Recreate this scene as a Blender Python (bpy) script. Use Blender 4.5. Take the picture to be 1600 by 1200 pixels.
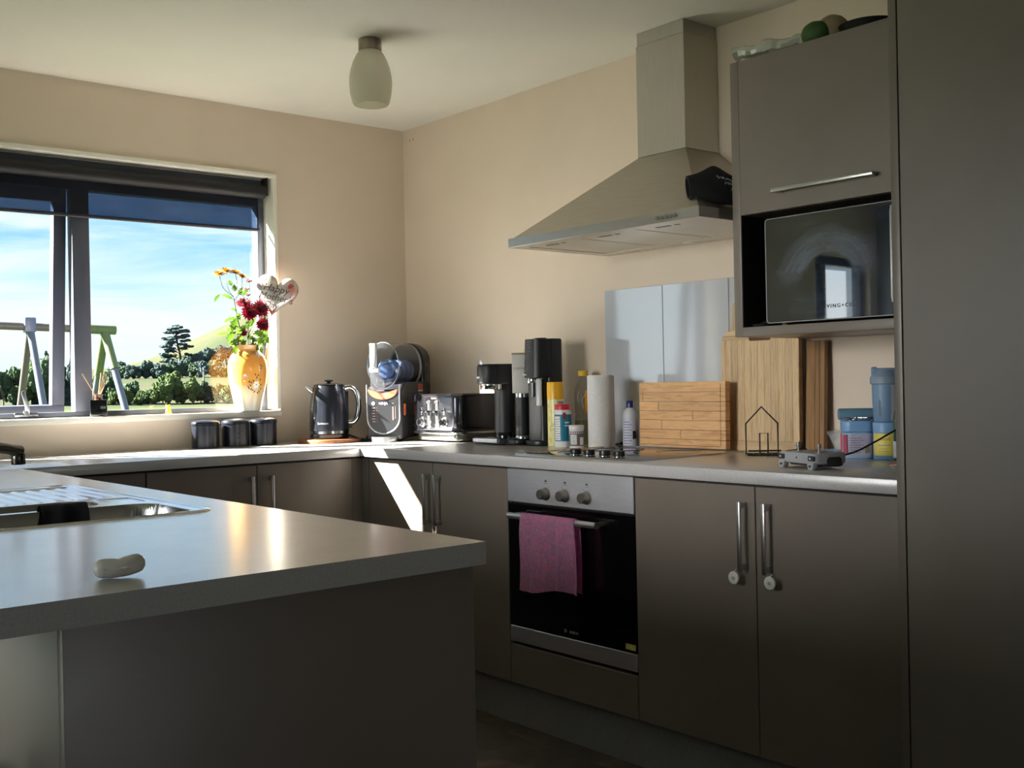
import bpy, bmesh, math, random
from mathutils import Vector, Matrix, Euler
from mathutils.bvhtree import BVHTree
PI = math.pi
S = bpy.context.scene
COL = S.collection
for o in list(bpy.data.objects):
    bpy.data.objects.remove(o, do_unlink=True)

# ------------------------------------------------------------------ camera
cam_d = bpy.data.cameras.new('camera')
cam_d.sensor_width = 36.0
cam_d.lens = 36.0 * 1718.9 / 1600.0
cam_d.clip_start = 0.05
cam_d.clip_end = 3000
cam = bpy.data.objects.new('camera', cam_d)
COL.objects.link(cam)
_R = Vector((0.76567, -0.64292, -0.02010)); _U = Vector((0.01635, -0.01179, 0.99980)); _F = Vector((0.64303, 0.76584, -0.00149))
cam.matrix_world = Matrix(((_R.x, _U.x, -_F.x, -3.1010), (_R.y, _U.y, -_F.y, -4.4934), (_R.z, _U.z, -_F.z, 1.1500), (0, 0, 0, 1)))
S.camera = cam

# ------------------------------------------------------------------ exposure
S.view_settings.view_transform = 'Standard'
S.view_settings.look = 'None'
S.view_settings.exposure = 0.0
S.view_settings.gamma = 1.0
S.view_settings.use_curve_mapping = False

# ------------------------------------------------------------------ sky, sun, daylight at the room's other windows, added rear fill
SUN_STRENGTH = 86.0
SUN_COLOR = (1.0, 0.95, 0.87)
SKY_STRENGTH = 1.32
LEFT_WINDOW_POWER = 17.0
REAR_FILL_POWER = 18.0
GLASS_DOOR_POWER = 6.0

def build_world():
    w = bpy.data.worlds.new('sky'); S.world = w; w.use_nodes = True
    nt = w.node_tree; n = nt.nodes; L = nt.links
    for x in list(n): n.remove(x)
    out = n.new('ShaderNodeOutputWorld'); bg = n.new('ShaderNodeBackground')
    tc = n.new('ShaderNodeTexCoord'); sep = n.new('ShaderNodeSeparateXYZ')
    L.new(tc.outputs['Generated'], sep.inputs[0])
    ramp = n.new('ShaderNodeValToRGB'); cr = ramp.color_ramp
    cr.elements[0].position = 0.0; cr.elements[0].color = (0.74, 0.88, 0.99, 1)
    cr.elements[1].position = 1.0; cr.elements[1].color = (0.05, 0.17, 0.52, 1)
    for p, c in ((0.05, (0.70, 0.88, 1.0)), (0.12, (0.30, 0.62, 0.92)), (0.22, (0.14, 0.42, 0.82))):
        e = cr.elements.new(p); e.color = (*c, 1)
    L.new(sep.outputs['Z'], ramp.inputs[0])
    mp = n.new('ShaderNodeMapping'); mp.inputs['Scale'].default_value = (2.2, 2.2, 16.0); mp.inputs['Rotation'].default_value = (0.02, 0.10, 0.3)
    L.new(tc.outputs['Generated'], mp.inputs[0])
    nz = n.new('ShaderNodeTexNoise'); nz.inputs['Scale'].default_value = 1.6; nz.inputs['Detail'].default_value = 7; nz.inputs['Roughness'].default_value = 0.56
    nz.inputs['Distortion'].default_value = 0.5
    L.new(mp.outputs[0], nz.inputs['Vector'])
    cr2 = n.new('ShaderNodeValToRGB'); cr2.color_ramp.elements[0].position = 0.36; cr2.color_ramp.elements[1].position = 0.56
    cr2.color_ramp.elements[1].color = (0.88, 0.88, 0.88, 1)
    L.new(nz.outputs['Fac'], cr2.inputs[0])
    mix = n.new('ShaderNodeMix'); mix.data_type = 'RGBA'
    L.new(cr2.outputs['Color'], mix.inputs[0]); L.new(ramp.outputs['Color'], mix.inputs[6])
    mix.inputs[7].default_value = (0.82, 0.92, 1.0, 1)
    L.new(mix.outputs[2], bg.inputs['Color']); bg.inputs['Strength'].default_value = SKY_STRENGTH
    L.new(bg.outputs[0], out.inputs['Surface'])
build_world()

SUN_DIR = Vector((1.26, -1.0, -1.0)).normalized()
sd = bpy.data.lights.new('sun', 'SUN'); sd.energy = SUN_STRENGTH; sd.color = SUN_COLOR; sd.angle = math.radians(0.53)
so = bpy.data.objects.new('sun', sd); COL.objects.link(so)
so.rotation_euler = SUN_DIR.to_track_quat('-Z', 'Y').to_euler(); so.location = (-20, 14, 16)

def area(name, loc, direction, sx, sy, power, color):
    d = bpy.data.lights.new(name, 'AREA'); d.shape = 'RECTANGLE'; d.size = sx; d.size_y = sy; d.energy = power; d.color = color
    o = bpy.data.objects.new(name, d); COL.objects.link(o); o.location = loc
    o.rotation_euler = Vector(direction).to_track_quat('-Z', 'Z').to_euler()
    return o
area('daylight_left_window', (-5.20, -2.1, 1.50), (1, 0, -.14), 3.0, 1.1, LEFT_WINDOW_POWER, (1.0, 0.97, 0.93)).data.spread = math.radians(36)
area('added_rear_fill', (-2.9, -11.2, 1.25), (0, 1, 0), 2.2, 1.5, REAR_FILL_POWER, (1.0, 0.94, 0.97))  # invented fill behind the camera, lifts the dark peninsula end
area('daylight_glass_door', (-4.56, 0.16, 1.05), (0, -1, 0), 0.56, 1.75, GLASS_DOOR_POWER, (0.95, 0.98, 1.0))

# ------------------------------------------------------------------ materials
def lin(c):
    r = []
    for v in c[:3]:
        v = v / 255.0
        r.append(v / 12.92 if v <= 0.04045 else ((v + 0.055) / 1.055) ** 2.4)
    return (r[0], r[1], r[2], 1.0)

class Mt:
    def __init__(s, name):
        s.m = bpy.data.materials.new(name); s.m.use_nodes = True
        s.nt = s.m.node_tree; s.b = s.nt.nodes['Principled BSDF']; s.out = s.nt.nodes['Material Output']
    def new(s, t, **kw):
        n = s.nt.nodes.new(t)
        for k, v in kw.items():
            if k in n.inputs.keys(): n.inputs[k].default_value = v
            else: setattr(n, k, v)
        return n
    def link(s, a, b): s.nt.links.new(a, b)
    def coords(s, scale=(1, 1, 1), rot=(0, 0, 0), kind='Object'):
        t = s.new('ShaderNodeTexCoord'); m = s.new('ShaderNodeMapping')
        m.inputs['Scale'].default_value = scale; m.inputs['Rotation'].default_value = rot
        s.link(t.outputs[kind], m.inputs[0]); return m.outputs[0]
    def noise(s, vec, scale, detail=4, rough=.5, dist=0):
        n = s.new('ShaderNodeTexNoise'); n.inputs['Scale'].default_value = scale; n.inputs['Detail'].default_value = detail
        n.inputs['Roughness'].default_value = rough; n.inputs['Distortion'].default_value = dist
        s.link(vec, n.inputs['Vector']); return n.outputs['Fac']
    def ramp(s, fac, stops):
        r = s.new('ShaderNodeValToRGB'); e = r.color_ramp.elements
        while len(e) < len(stops): e.new(.5)
        for i, (p, c) in enumerate(stops):
            e[i].position = p; e[i].color = c if len(c) == 4 else (*c, 1)
        s.link(fac, r.inputs[0]); return r.outputs['Color']
    def bump(s, fac, strength, dist=.001):
        b = s.new('ShaderNodeBump'); b.inputs['Strength'].default_value = strength; b.inputs['Distance'].default_value = dist
        s.link(fac, b.inputs['Height']); s.link(b.outputs[0], s.b.inputs['Normal'])

MATS = {}
def mat(name, col, rough=.5, metal=0., spec=.5, coat=0., var=0., vscale=20., bump=0., bscale=200., vstretch=(1, 1, 1), ior=None, trans=0., alpha=1., rvar=0.):
    if name in MATS: return MATS[name]
    k = Mt(name); b = k.b
    c = lin(col)
    b.inputs['Base Color'].default_value = c; b.inputs['Roughness'].default_value = rough; b.inputs['Metallic'].default_value = metal
    b.inputs['Specular IOR Level'].default_value = spec; b.inputs['Coat Weight'].default_value = coat; b.inputs['Coat Roughness'].default_value = .05
    if ior: b.inputs['IOR'].default_value = ior
    b.inputs['Transmission Weight'].default_value = trans; b.inputs['Alpha'].default_value = alpha
    if var or rvar or bump:
        v = k.coords(vstretch)
    if var or rvar:
        f = k.noise(v, vscale, 5, .55)
        if var:
            lo = tuple(x * (1 - var) for x in c[:3]); hi = tuple(min(1, x * (1 + var)) for x in c[:3])
            k.link(k.ramp(f, [(.3, lo), (.7, hi)]), b.inputs['Base Color'])
        if rvar:
            k.link(k.ramp(f, [(.3, (max(0, rough - rvar),) * 3), (.7, (rough + rvar,) * 3)]), b.inputs['Roughness'])
    if bump:
        k.bump(k.noise(v, bscale, 3), bump)
    MATS[name] = k.m
    return k.m

def clear_mat(name, tint=(1, 1, 1), gloss=.9, rough=.02, haze=0., haze_col=(.8, .8, .8), ior=1.45):
    if name in MATS: return MATS[name]
    k = Mt(name); k.nt.nodes.remove(k.b)
    tr = k.new('ShaderNodeBsdfTransparent'); tr.inputs[0].default_value = (*tint, 1)
    gl = k.new('ShaderNodeBsdfGlossy'); gl.inputs['Roughness'].default_value = rough; gl.inputs[0].default_value = (gloss,) * 3 + (1,)
    fr = k.new('ShaderNodeFresnel'); fr.inputs[0].default_value = ior
    ge = k.new('ShaderNodeNewGeometry'); iv = k.new('ShaderNodeMath', operation='SUBTRACT'); iv.inputs[0].default_value = 1.0; k.link(ge.outputs['Backfacing'], iv.inputs[1])
    ff = k.new('ShaderNodeMath', operation='MULTIPLY'); k.link(fr.outputs[0], ff.inputs[0]); k.link(iv.outputs[0], ff.inputs[1])
    mx = k.new('ShaderNodeMixShader'); k.link(ff.outputs[0], mx.inputs[0])
    if haze:
        df = k.new('ShaderNodeBsdfDiffuse'); df.inputs[0].default_value = (*haze_col, 1)
        m2 = k.new('ShaderNodeMixShader'); m2.inputs[0].default_value = haze
        k.link(tr.outputs[0], m2.inputs[1]); k.link(df.outputs[0], m2.inputs[2]); k.link(m2.outputs[0], mx.inputs[1])
    else:
        k.link(tr.outputs[0], mx.inputs[1])
    k.link(gl.outputs[0], mx.inputs[2]); k.link(mx.outputs[0], k.out.inputs[0])
    MATS[name] = k.m
    return k.m

def brushed(name, col, rough=.3, scale=(4, 4, 400), var=.12):
    if name in MATS: return MATS[name]
    k = Mt(name); c = lin(col); k.b.inputs['Metallic'].default_value = 1; k.b.inputs['Roughness'].default_value = rough
    v = k.coords(scale); f = k.noise(v, 3, 4, .6)
    k.link(k.ramp(f, [(.3, tuple(x * (1 - var) for x in c[:3])), (.7, tuple(min(1, x * (1 + var)) for x in c[:3]))]), k.b.inputs['Base Color'])
    v2 = k.coords((1, 1, 1)); f2 = k.noise(v2, 7, 4)
    k.link(k.ramp(f2, [(.35, (rough * .95,) * 3), (.7, (rough * 1.06,) * 3)]), k.b.inputs['Roughness'])
    k.bump(f, .06, .0004)
    MATS[name] = k.m; return k.m

def wood(name, dark, light, stretch=(1, 1, 14), scale=6, rough=.45, knots=.25):
    if name in MATS: return MATS[name]
    k = Mt(name); k.b.inputs['Roughness'].default_value = rough
    oi = k.new('ShaderNodeObjectInfo'); v = k.coords(stretch)
    ad = k.new('ShaderNodeVectorMath', operation='ADD'); mu = k.new('ShaderNodeVectorMath', operation='SCALE')
    mu.inputs[0].default_value = (13, 7, 5); k.link(oi.outputs['Random'], mu.inputs['Scale'])
    k.link(v, ad.inputs[0]); k.link(mu.outputs[0], ad.inputs[1])
    f = k.noise(ad.outputs[0], scale, 6, .6, knots)
    col = k.ramp(f, [(.28, lin(dark)), (.55, lin(light)), (.75, lin(tuple(.5 * (a + b) for a, b in zip(dark, light))))])
    hv = k.new('ShaderNodeHueSaturation'); k.link(col, hv.inputs['Color'])
    mr = k.new('ShaderNodeMapRange'); mr.inputs['To Min'].default_value = .86; mr.inputs['To Max'].default_value = 1.12
    k.link(oi.outputs['Random'], mr.inputs['Value']); k.link(mr.outputs[0], hv.inputs['Value'])
    k.link(hv.outputs[0], k.b.inputs['Base Color']); k.bump(f, .15, .0005)
    MATS[name] = k.m; return k.m

WALL = mat('wall_paint', (225, 209, 191), .6, var=.035, vscale=2.5, bump=.05, bscale=90, spec=.35)
CEIL = mat('ceiling_paint', (228, 225, 214), .75, var=.02, vscale=3)
WHITE_TRIM = mat('white_trim', (244, 241, 230), .4)
DOORM = mat('taupe_laminate', (122, 112, 103), .38, var=.05, vscale=5, bump=.03, bscale=500, rvar=.04, spec=.75)
CARC = mat('carcass_dark', (44, 40, 37), .7)  # taupe carcass coloured dark, shade of the door gaps put into its colour
KICK = mat('kickboard_grey', (140, 139, 140), .5, var=.08, vscale=60)
STEEL = brushed('brushed_steel', (190, 188, 182), .38, (400, 400, 4))
STEELH = brushed('brushed_steel_horizontal', (190, 190, 190), .30, (4, 4, 400))
CHROME = mat('chrome', (215, 215, 215), .10, 1.)
DARKST = mat('dark_metal', (70, 68, 66), .4, 1.)
BLACKG = mat('black_gloss', (12, 13, 16), .12, coat=.4)
BLACKS = mat('black_satin', (24, 25, 29), .38)
BLACKM = mat('black_matt', (20, 20, 22), .6)
RUBBER = mat('black_rubber', (14, 14, 15), .7)
WHITEP = mat('white_plastic', (228, 226, 222), .3)
ALU = mat('grey_aluminium_frame', (84, 88, 104), .45, .0, var=.05)
GLASS = clear_mat('window_glass', (.97, .985, .98), .9, .0)

def counter_mat():
    k = Mt('grey_laminate_worktop'); v = k.coords()
    a = k.noise(v, 260, 4, .7); f = k.noise(v, 18, 4)
    base = k.ramp(a, [(.30, lin((172, 171, 172))), (.5, lin((186, 184, 184))), (.72, lin((196, 195, 196)))])
    k.link(base, k.b.inputs['Base Color'])
    k.link(k.ramp(f, [(.3, (.28,) * 3), (.7, (.34,) * 3)]), k.b.inputs['Roughness'])
    k.b.inputs['Specular IOR Level'].default_value = .7; k.b.inputs['Coat Weight'].default_value = .8; k.b.inputs['Coat Roughness'].default_value = .19; k.b.inputs['Coat IOR'].default_value = 1.5
    return k.m
COUNTER = counter_mat()

# ------------------------------------------------------------------ mesh helpers
def new(): return bmesh.new()

def bx(bm, x0, x1, y0, y1, z0, z1, bev=0., seg=2):
    vs = [bm.verts.new((x, y, z)) for z in (z0, z1) for y in (y0, y1) for x in (x0, x1)]
    fs = [bm.faces.new([vs[i] for i in q]) for q in ((0, 2, 3, 1), (4, 5, 7, 6), (0, 1, 5, 4), (2, 6, 7, 3), (0, 4, 6, 2), (1, 3, 7, 5))]
    if bev:
        es = list({e for f in fs for e in f.edges})
        bmesh.ops.bevel(bm, geom=es, offset=bev, segments=seg, affect='EDGES', profile=.5, clamp_overlap=True)
    return bm

def prism(bm, pts, h, M=None, bev=0., seg=2):
    """outline pts (x, y) in the XY plane extruded by h along +Z, then moved by M"""
    tm = bmesh.new()
    b = [tm.verts.new((p[0], p[1], 0)) for p in pts]; t = [tm.verts.new((p[0], p[1], h)) for p in pts]
    n = len(pts)
    f0 = tm.faces.new(list(reversed(b))); f1 = tm.faces.new(t)
    for i in range(n): tm.faces.new((b[i], b[(i + 1) % n], t[(i + 1) % n], t[i]))
    if bev:
        bmesh.ops.bevel(tm, geom=list(f0.edges) + list(f1.edges), offset=bev, segments=seg, affect='EDGES', profile=.5, clamp_overlap=True)
    if M: bmesh.ops.transform(tm, matrix=M, verts=tm.verts[:])
    return merge(bm, tm)

def rrect(w, d, r, n=5, cx=0, cy=0):
    pts = []
    for sx, sy, a0 in ((1, 1, 0), (-1, 1, 90), (-1, -1, 180), (1, -1, 270)):
        for i in range(n + 1):
            a = math.radians(a0 + 90 * i / n)
            pts.append((cx + sx * (w / 2 - r) + r * math.cos(a), cy + sy * (d / 2 - r) + r * math.sin(a)))
    return pts

def lathe(bm, prof, seg=32, M=None, sx=1., sy=1.):
    M = M or Matrix(); rings = []
    for r, z in prof:
        if r < 1e-6: rings.append([bm.verts.new(M @ Vector((0, 0, z)))])
        else: rings.append([bm.verts.new(M @ Vector((sx * r * math.cos(2 * PI * i / seg), sy * r * math.sin(2 * PI * i / seg), z))) for i in range(seg)])
    for a, b in zip(rings, rings[1:]):
        for i in range(seg):
            j = (i + 1) % seg
            q = []
            if len(a) == 1 and len(b) == 1: continue
            if len(a) == 1: q = (a[0], b[j], b[i])
            elif len(b) == 1: q = (a[i], a[j], b[0])
            else: q = (a[i], a[j], b[j], b[i])
            bm.faces.new(q)
    return bm

def cyl(bm, r, z0, z1, seg=28, M=None, bev=0., sx=1., sy=1.):
    if bev: p = [(0, z0), (r - bev, z0), (r - bev * .3, z0 + bev * .3), (r, z0 + bev), (r, z1 - bev), (r - bev * .3, z1 - bev * .3), (r - bev, z1), (0, z1)]
    else: p = [(0, z0), (r, z0), (r, z1), (0, z1)]
    return lathe(bm, p, seg, M, sx, sy)

def tube(bm, pts, r, seg=8, closed=False, caps=True, flat=1.):
    pts = [Vector(p) for p in pts]; n = len(pts)
    rs = r if isinstance(r, (list, tuple)) else [r] * n
    rings = []; up = None
    for i, p in enumerate(pts):
        a = pts[(i - 1) % n] if (closed or i > 0) else p
        b = pts[(i + 1) % n] if (closed or i < n - 1) else p
        t = (b - a).normalized()
        if up is None:
            up = Vector((0, 0, 1)) if abs(t.z) < .9 else Vector((1, 0, 0))
        s = t.cross(up)
        if s.length < 1e-5: s = t.orthogonal()
        s.normalize(); up = s.cross(t).normalized()
        rings.append([bm.verts.new(p + rs[i] * (math.cos(2 * PI * k / seg) * s + flat * math.sin(2 * PI * k / seg) * up)) for k in range(seg)])
    m = n if closed else n - 1
    for i in range(m):
        a, b = rings[i], rings[(i + 1) % n]
        for k in range(seg):
            j = (k + 1) % seg
            bm.faces.new((a[k], a[j], b[j], b[k]))
    if caps and not closed:
        bm.faces.new(list(reversed(rings[0]))); bm.faces.new(rings[-1])
    return bm

def smooth_path(pts, sub=6):
    P = [Vector(p) for p in pts]; out = []
    for i in range(len(P) - 1):
        p0 = P[max(i - 1, 0)]; p1 = P[i]; p2 = P[i + 1]; p3 = P[min(i + 2, len(P) - 1)]
        for k in range(sub):
            t = k / sub
            out.append(.5 * ((2 * p1) + (p2 - p0) * t + (2 * p0 - 5 * p1 + 4 * p2 - p3) * t * t + (3 * p1 - p0 - 3 * p2 + p3) * t ** 3))
    out.append(P[-1]); return out

def ball(bm, c, r, sub=2, sc=(1, 1, 1), jit=0., rnd=None, M=None):
    g = bmesh.ops.create_icosphere(bm, subdivisions=sub, radius=1)
    for v in g['verts']:
        k = 1 + (rnd.uniform(-jit, jit) if rnd else 0)
        p = Vector((v.co.x * r * sc[0] * k, v.co.y * r * sc[1] * k, v.co.z * r * sc[2] * k))
        if M: p = M @ p
        v.co = p + Vector(c)
    return bm

def obj(name, bm, m, parent=None, smooth=40, loc=None, rot=None):
    me = bpy.data.meshes.new(name)
    bmesh.ops.recalc_face_normals(bm, faces=bm.faces[:])
    bm.to_mesh(me); bm.free()
    for x in (m if isinstance(m, (list, tuple)) else [m]): me.materials.append(x)
    if smooth:
        me.polygons.foreach_set('use_smooth', [True] * len(me.polygons))
        me.set_sharp_from_angle(angle=math.radians(smooth))
    o = bpy.data.objects.new(name, me); COL.objects.link(o)
    if parent: o.parent = parent
    if loc: o.location = loc
    if rot: o.rotation_euler = rot
    return o

def thing(name, label, cat, loc=(0, 0, 0), rz=0., group=None):
    o = bpy.data.objects.new(name, None); COL.objects.link(o); o.empty_display_size = .05
    o.location = loc; o.rotation_euler = (0, 0, rz); o['label'] = label; o['category'] = cat
    if group: o['group'] = group
    return o

def tag(o, label, cat, group=None):
    o['label'] = label; o['category'] = cat
    if group: o['group'] = group
    return o

def struct(o):
    o['kind'] = 'structure'; return o

def sname(name):
    o = bpy.data.objects.new(name, None); COL.objects.link(o); o['kind'] = 'structure'; return o

def copy_tree(o, parent=None):
    c = o.copy(); COL.objects.link(c); c.parent = parent
    for ch in o.children: copy_tree(ch, c)
    return c

def text_bm(s, size, M=None, extrude=.0003, shear=0., align='CENTER', spacing=1.):
    cu = bpy.data.curves.new('t', 'FONT'); cu.body = s; cu.size = size; cu.extrude = extrude; cu.shear = shear
    cu.align_x = align; cu.align_y = 'CENTER'; cu.space_character = spacing; cu.resolution_u = 3
    o = bpy.data.objects.new('t', cu); COL.objects.link(o)
    bpy.context.view_layer.update()
    me = bpy.data.meshes.new_from_object(o.evaluated_get(bpy.context.evaluated_depsgraph_get()))
    bpy.data.objects.remove(o); bpy.data.curves.remove(cu)
    bm = new(); bm.from_mesh(me); bpy.data.meshes.remove(me)
    if M:
        for v in bm.verts: v.co = M @ v.co
    return bm

def front(x=0, y=0, z=0):
    """text or outline plane -> faces local -Y, upright"""
    return Matrix.Translation((x, y, z)) @ Matrix.Rotation(PI / 2, 4, 'X')

def merge(bm, other):
    me = bpy.data.meshes.new('tmp'); other.to_mesh(me); other.free(); bm.from_mesh(me); bpy.data.meshes.remove(me); return bm

TO_LEFT = -PI / 2          # local front (-Y) turned to face -X (into the room from the hood wall)
FLOOR = -0.03

# =================================================================== STRUCTURE
# floor with vinyl planks
def floor_mat():
    k = Mt('dark_vinyl_floor'); k.b.inputs['Roughness'].default_value = .5
    oi = k.new('ShaderNodeObjectInfo'); v = k.coords((1, 1, 1), kind='Object')
    f = k.noise(v, 5, 8, .65, .4)
    c = k.ramp(f, [(.25, lin((56, 50, 46))), (.5, lin((92, 82, 73))), (.62, lin((122, 104, 88))), (.8, lin((74, 68, 65)))])
    hv = k.new('ShaderNodeHueSaturation'); k.link(c, hv.inputs['Color'])
    mr = k.new('ShaderNodeMapRange'); mr.inputs['To Min'].default_value = .8; mr.inputs['To Max'].default_value = 1.2
    k.link(oi.outputs['Random'], mr.inputs['Value']); k.link(mr.outputs[0], hv.inputs['Value'])
    k.link(hv.outputs[0], k.b.inputs['Base Color']); k.bump(f, .1, .001)
    return k.m
FLOORM = floor_mat()
bm = new(); bx(bm, -5.0, 0.0, -11.0, 0.0, FLOOR - .12, FLOOR - .004)
floor = struct(obj('floor', bm, FLOORM, smooth=0))
random.seed(3)
pm = None
for i in range(8):
    for j in range(4):
        x = -2.0 + i * .18; y = -3.6 + j * .92 - (i % 3) * .3
        if pm is None:
            bm = new(); bx(bm, .0005, .1795, .0005, .9195, FLOOR - .004, FLOOR, .0008, 1)
            p = obj('plank', bm, FLOORM, floor, 0); pm = p.data
        else:
            p = bpy.data.objects.new('plank', pm); COL.objects.link(p); p.parent = floor
        p.location = (x, y, 0)
bm = new(); bx(bm, -5.2, 0.14, -11.2, 0.14, 2.4, 2.52)
ceiling = struct(obj('ceiling', bm, CEIL, smooth=0))
# window wall (y = 0) with the kitchen window and a glass door further left
WX0, WX1, WZ0, WZ1 = -2.385, -0.700, 1.032, 2.114
DX0, DX1, DZ1 = -4.90, -4.22, 2.0
bm = new()
bx(bm, WX1, 0.14, 0, .14, FLOOR - .1, 2.4); bx(bm, WX0, WX1, 0, .14, FLOOR - .1, WZ0); bx(bm, WX0, WX1, 0, .14, WZ1, 2.4)
bx(bm, DX1, WX0, 0, .14, FLOOR - .1, 2.4); bx(bm, DX0, DX1, 0, .14, DZ1, 2.4); bx(bm, -5.14, DX0, 0, .14, FLOOR - .1, 2.4)
wall_window = struct(obj('wall_back', bm, WALL, smooth=0))
bm = new(); bx(bm, 0, .14, -11.1, 0, FLOOR - .1, 2.4)
wall_right = struct(obj('wall_right', bm, WALL, smooth=0))
for y in (-.020, -.048):
    bm = new(); cyl(bm, .0032, 0, .0006, 10, Matrix.Translation((-.0003, y - .04, 2.345)) @ Matrix.Rotation(-PI / 2, 4, 'Y'))
    obj('screw_hole', bm, BLACKM, wall_right, 0)
bm = new(); bx(bm, -5.14, -4.1, -11.14, -11.0, FLOOR - .1, 2.4); bx(bm, -1.7, .14, -11.14, -11.0, FLOOR - .1, 2.4); bx(bm, -4.1, -1.7, -11.14, -11.0, FLOOR - .1, .4); bx(bm, -4.1, -1.7, -11.14, -11.0, 2.1, 2.4)
struct(obj('wall_front', bm, mat('grey_wall_paint', (150, 156, 168), .6), smooth=0))
bm = new()
bx(bm, -5.14, -5.0, -.5, 0, FLOOR - .1, 2.4); bx(bm, -5.14, -5.0, -11.0, -3.7, FLOOR - .1, 2.4)
bx(bm, -5.14, -5.0, -3.7, -.5, FLOOR - .1, .9); bx(bm, -5.14, -5.0, -3.7, -.5, 2.1, 2.4)
struct(obj('wall_left', bm, MATS['grey_wall_paint'], smooth=0))
# eave outside
bm = new(); bx(bm, -5.6, .6, .14, .5, 2.40, 2.46)
struct(obj('trim_1', bm, WHITE_TRIM, smooth=0))
# unseen roof added over the glass door to block the sun
bm = new(); bx(bm, -5.199, -4.1, .5, 3.2, 2.42, 2.5)
struct(obj('added_door_sunshade', bm, WHITE_TRIM, smooth=0))

bm = new(); bx(bm, -7.4, -5.2, -5.0, 3.2, 2.42, 2.5)  # unseen roof added to keep sun out of the left window
struct(obj('added_left_sunshade', bm, WHITE_TRIM, smooth=0))

# kitchen window
win = sname('window_1')
bm = new()
bx(bm, WX0, WX1, -.008, .142, WZ1 - .018, WZ1, .0015); bx(bm, WX0, WX0 + .018, -.008, .142, WZ0 + .02, WZ1 - .018, .0015); bx(bm, WX1 - .018, WX1, -.008, .142, WZ0 + .02, WZ1 - .018, .0015)
obj('window_frame', bm, WHITE_TRIM, win, 30)
bm = new(); bx(bm, WX0, WX1, -.012, .142, WZ0 - .012, WZ0 + .012, .002)
obj('window_sill', bm, WHITE_TRIM, win, 30)
bm = new()
y0, y1 = .09, .145; zi0, zi1 = WZ0 + .012, WZ1 - .018
bx(bm, WX0 + .018, WX1 - .018, y0, y1, zi0, zi0 + .022, .002); bx(bm, WX0 + .018, WX1 - .018, y0, y1, 1.975, zi1, .002)
bx(bm, WX1 - .018 - .034, WX1 - .018, y0, y1, zi0 + .022, 1.975, .002); bx(bm, WX0 + .018, WX0 + .052, y0, y1, zi0 + .022, 1.975, .002)
bx(bm, -1.580, -1.510, y0, y1, zi0 + .022, 1.975, .002)
obj('aluminium_frame', bm, ALU, win, 30)
bm = new(); bx(bm, -1.512, WX1 - .05, .116, .121, zi0 + .020, 1.977)
obj('glass_pane', bm, GLASS, win, 0)
# awning sash, hinged at the top and pushed out at the bottom
sash = bpy.data.objects.new('opening_sash', None); COL.objects.link(sash); sash.parent = win
sash.location = (0, .135, 1.985); sash.rotation_euler = (math.radians(5.0), 0, 0)
bm = new(); sx0, sx1, sz0 = -2.315, -1.588, -.940
bx(bm, sx0, sx1, -.012, .03, -.06, 0, .002); bx(bm, sx0, sx1, -.012, .03, sz0, sz0 + .046, .002)
bx(bm, sx0, sx0 + .05, -.012, .03, sz0 + .046, -.06, .002); bx(bm, sx1 - .05, sx1, -.012, .03, sz0 + .046, -.06, .002)
obj('sash_frame', bm, ALU, sash, 30)
bm = new(); bx(bm, sx0 + .045, sx1 - .045, .008, .013, sz0 + .04, -.055)
obj('glass_pane', bm, GLASS, sash, 0)
bm = new(); x = -1.775; bx(bm, x - .045, x + .045, .075, .092, zi0 + .008, zi0 + .024, .003)
tube(bm, smooth_path([(x + .005, .078, zi0 + .02), (x, .07, zi0 + .05), (x - .018, .06, zi0 + .11)], 4), [.009] * 4 + [.008] * 4 + [.005], 8)
cyl(bm, .012, zi0 + .012, zi0 + .032, 14, Matrix.Translation((x, .078, 0)))
obj('window_stay', bm, brushed('stay_metal', (120, 122, 130), .35), win)

# glass door on the same wall, left window
d1 = sname('door_1')
bm = new()
bx(bm, DX0, DX0 + .05, .05, .12, FLOOR, DZ1, .003); bx(bm, DX1 - .05, DX1, .05, .12, FLOOR, DZ1, .003); bx(bm, DX0 + .05, DX1 - .05, .05, .12, DZ1 - .06, DZ1, .003); bx(bm, DX0 + .05, DX1 - .05, .05, .12, FLOOR, FLOOR + .06, .003)
bx(bm, -4.42, -4.34, .05, .12, FLOOR + .06, DZ1 - .06, .003)
obj('door_frame', bm, ALU, d1, 30)
bm = new(); bx(bm, DX0 + .05, -4.42, .08, .085, FLOOR + .06, DZ1 - .06); obj('glass_pane', bm, GLASS, d1, 0)
bm = new(); bx(bm, -4.34, DX1 - .05, .08, .085, FLOOR + .06, DZ1 - .06); obj('glass_pane', bm, GLASS, d1, 0)
w2 = sname('window_2')
bm = new()
bx(bm, -5.12, -5.02, -3.7, -3.64, .9, 2.1, .003); bx(bm, -5.12, -5.02, -.56, -.5, .9, 2.1, .003); bx(bm, -5.12, -5.02, -3.64, -.56, 2.04, 2.1, .003); bx(bm, -5.12, -5.02, -3.64, -.56, .9, .96, .003); bx(bm, -5.12, -5.02, -2.13, -2.07, .96, 2.04, .003)
obj('window_frame', bm, ALU, w2, 30)

w3 = sname('added_rear_window')  # unseen window made up to hold the rear fill light
bm = new()
bx(bm, -4.1, -4.04, -11.12, -11.04, .4, 2.1, .003); bx(bm, -1.76, -1.7, -11.12, -11.04, .4, 2.1, .003); bx(bm, -4.04, -1.76, -11.12, -11.04, 2.04, 2.1, .003); bx(bm, -4.04, -1.76, -11.12, -11.04, .4, .46, .003); bx(bm, -2.93, -2.87, -11.12, -11.04, .46, 2.04, .003)
obj('window_frame', bm, ALU, w3, 30)

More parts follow.
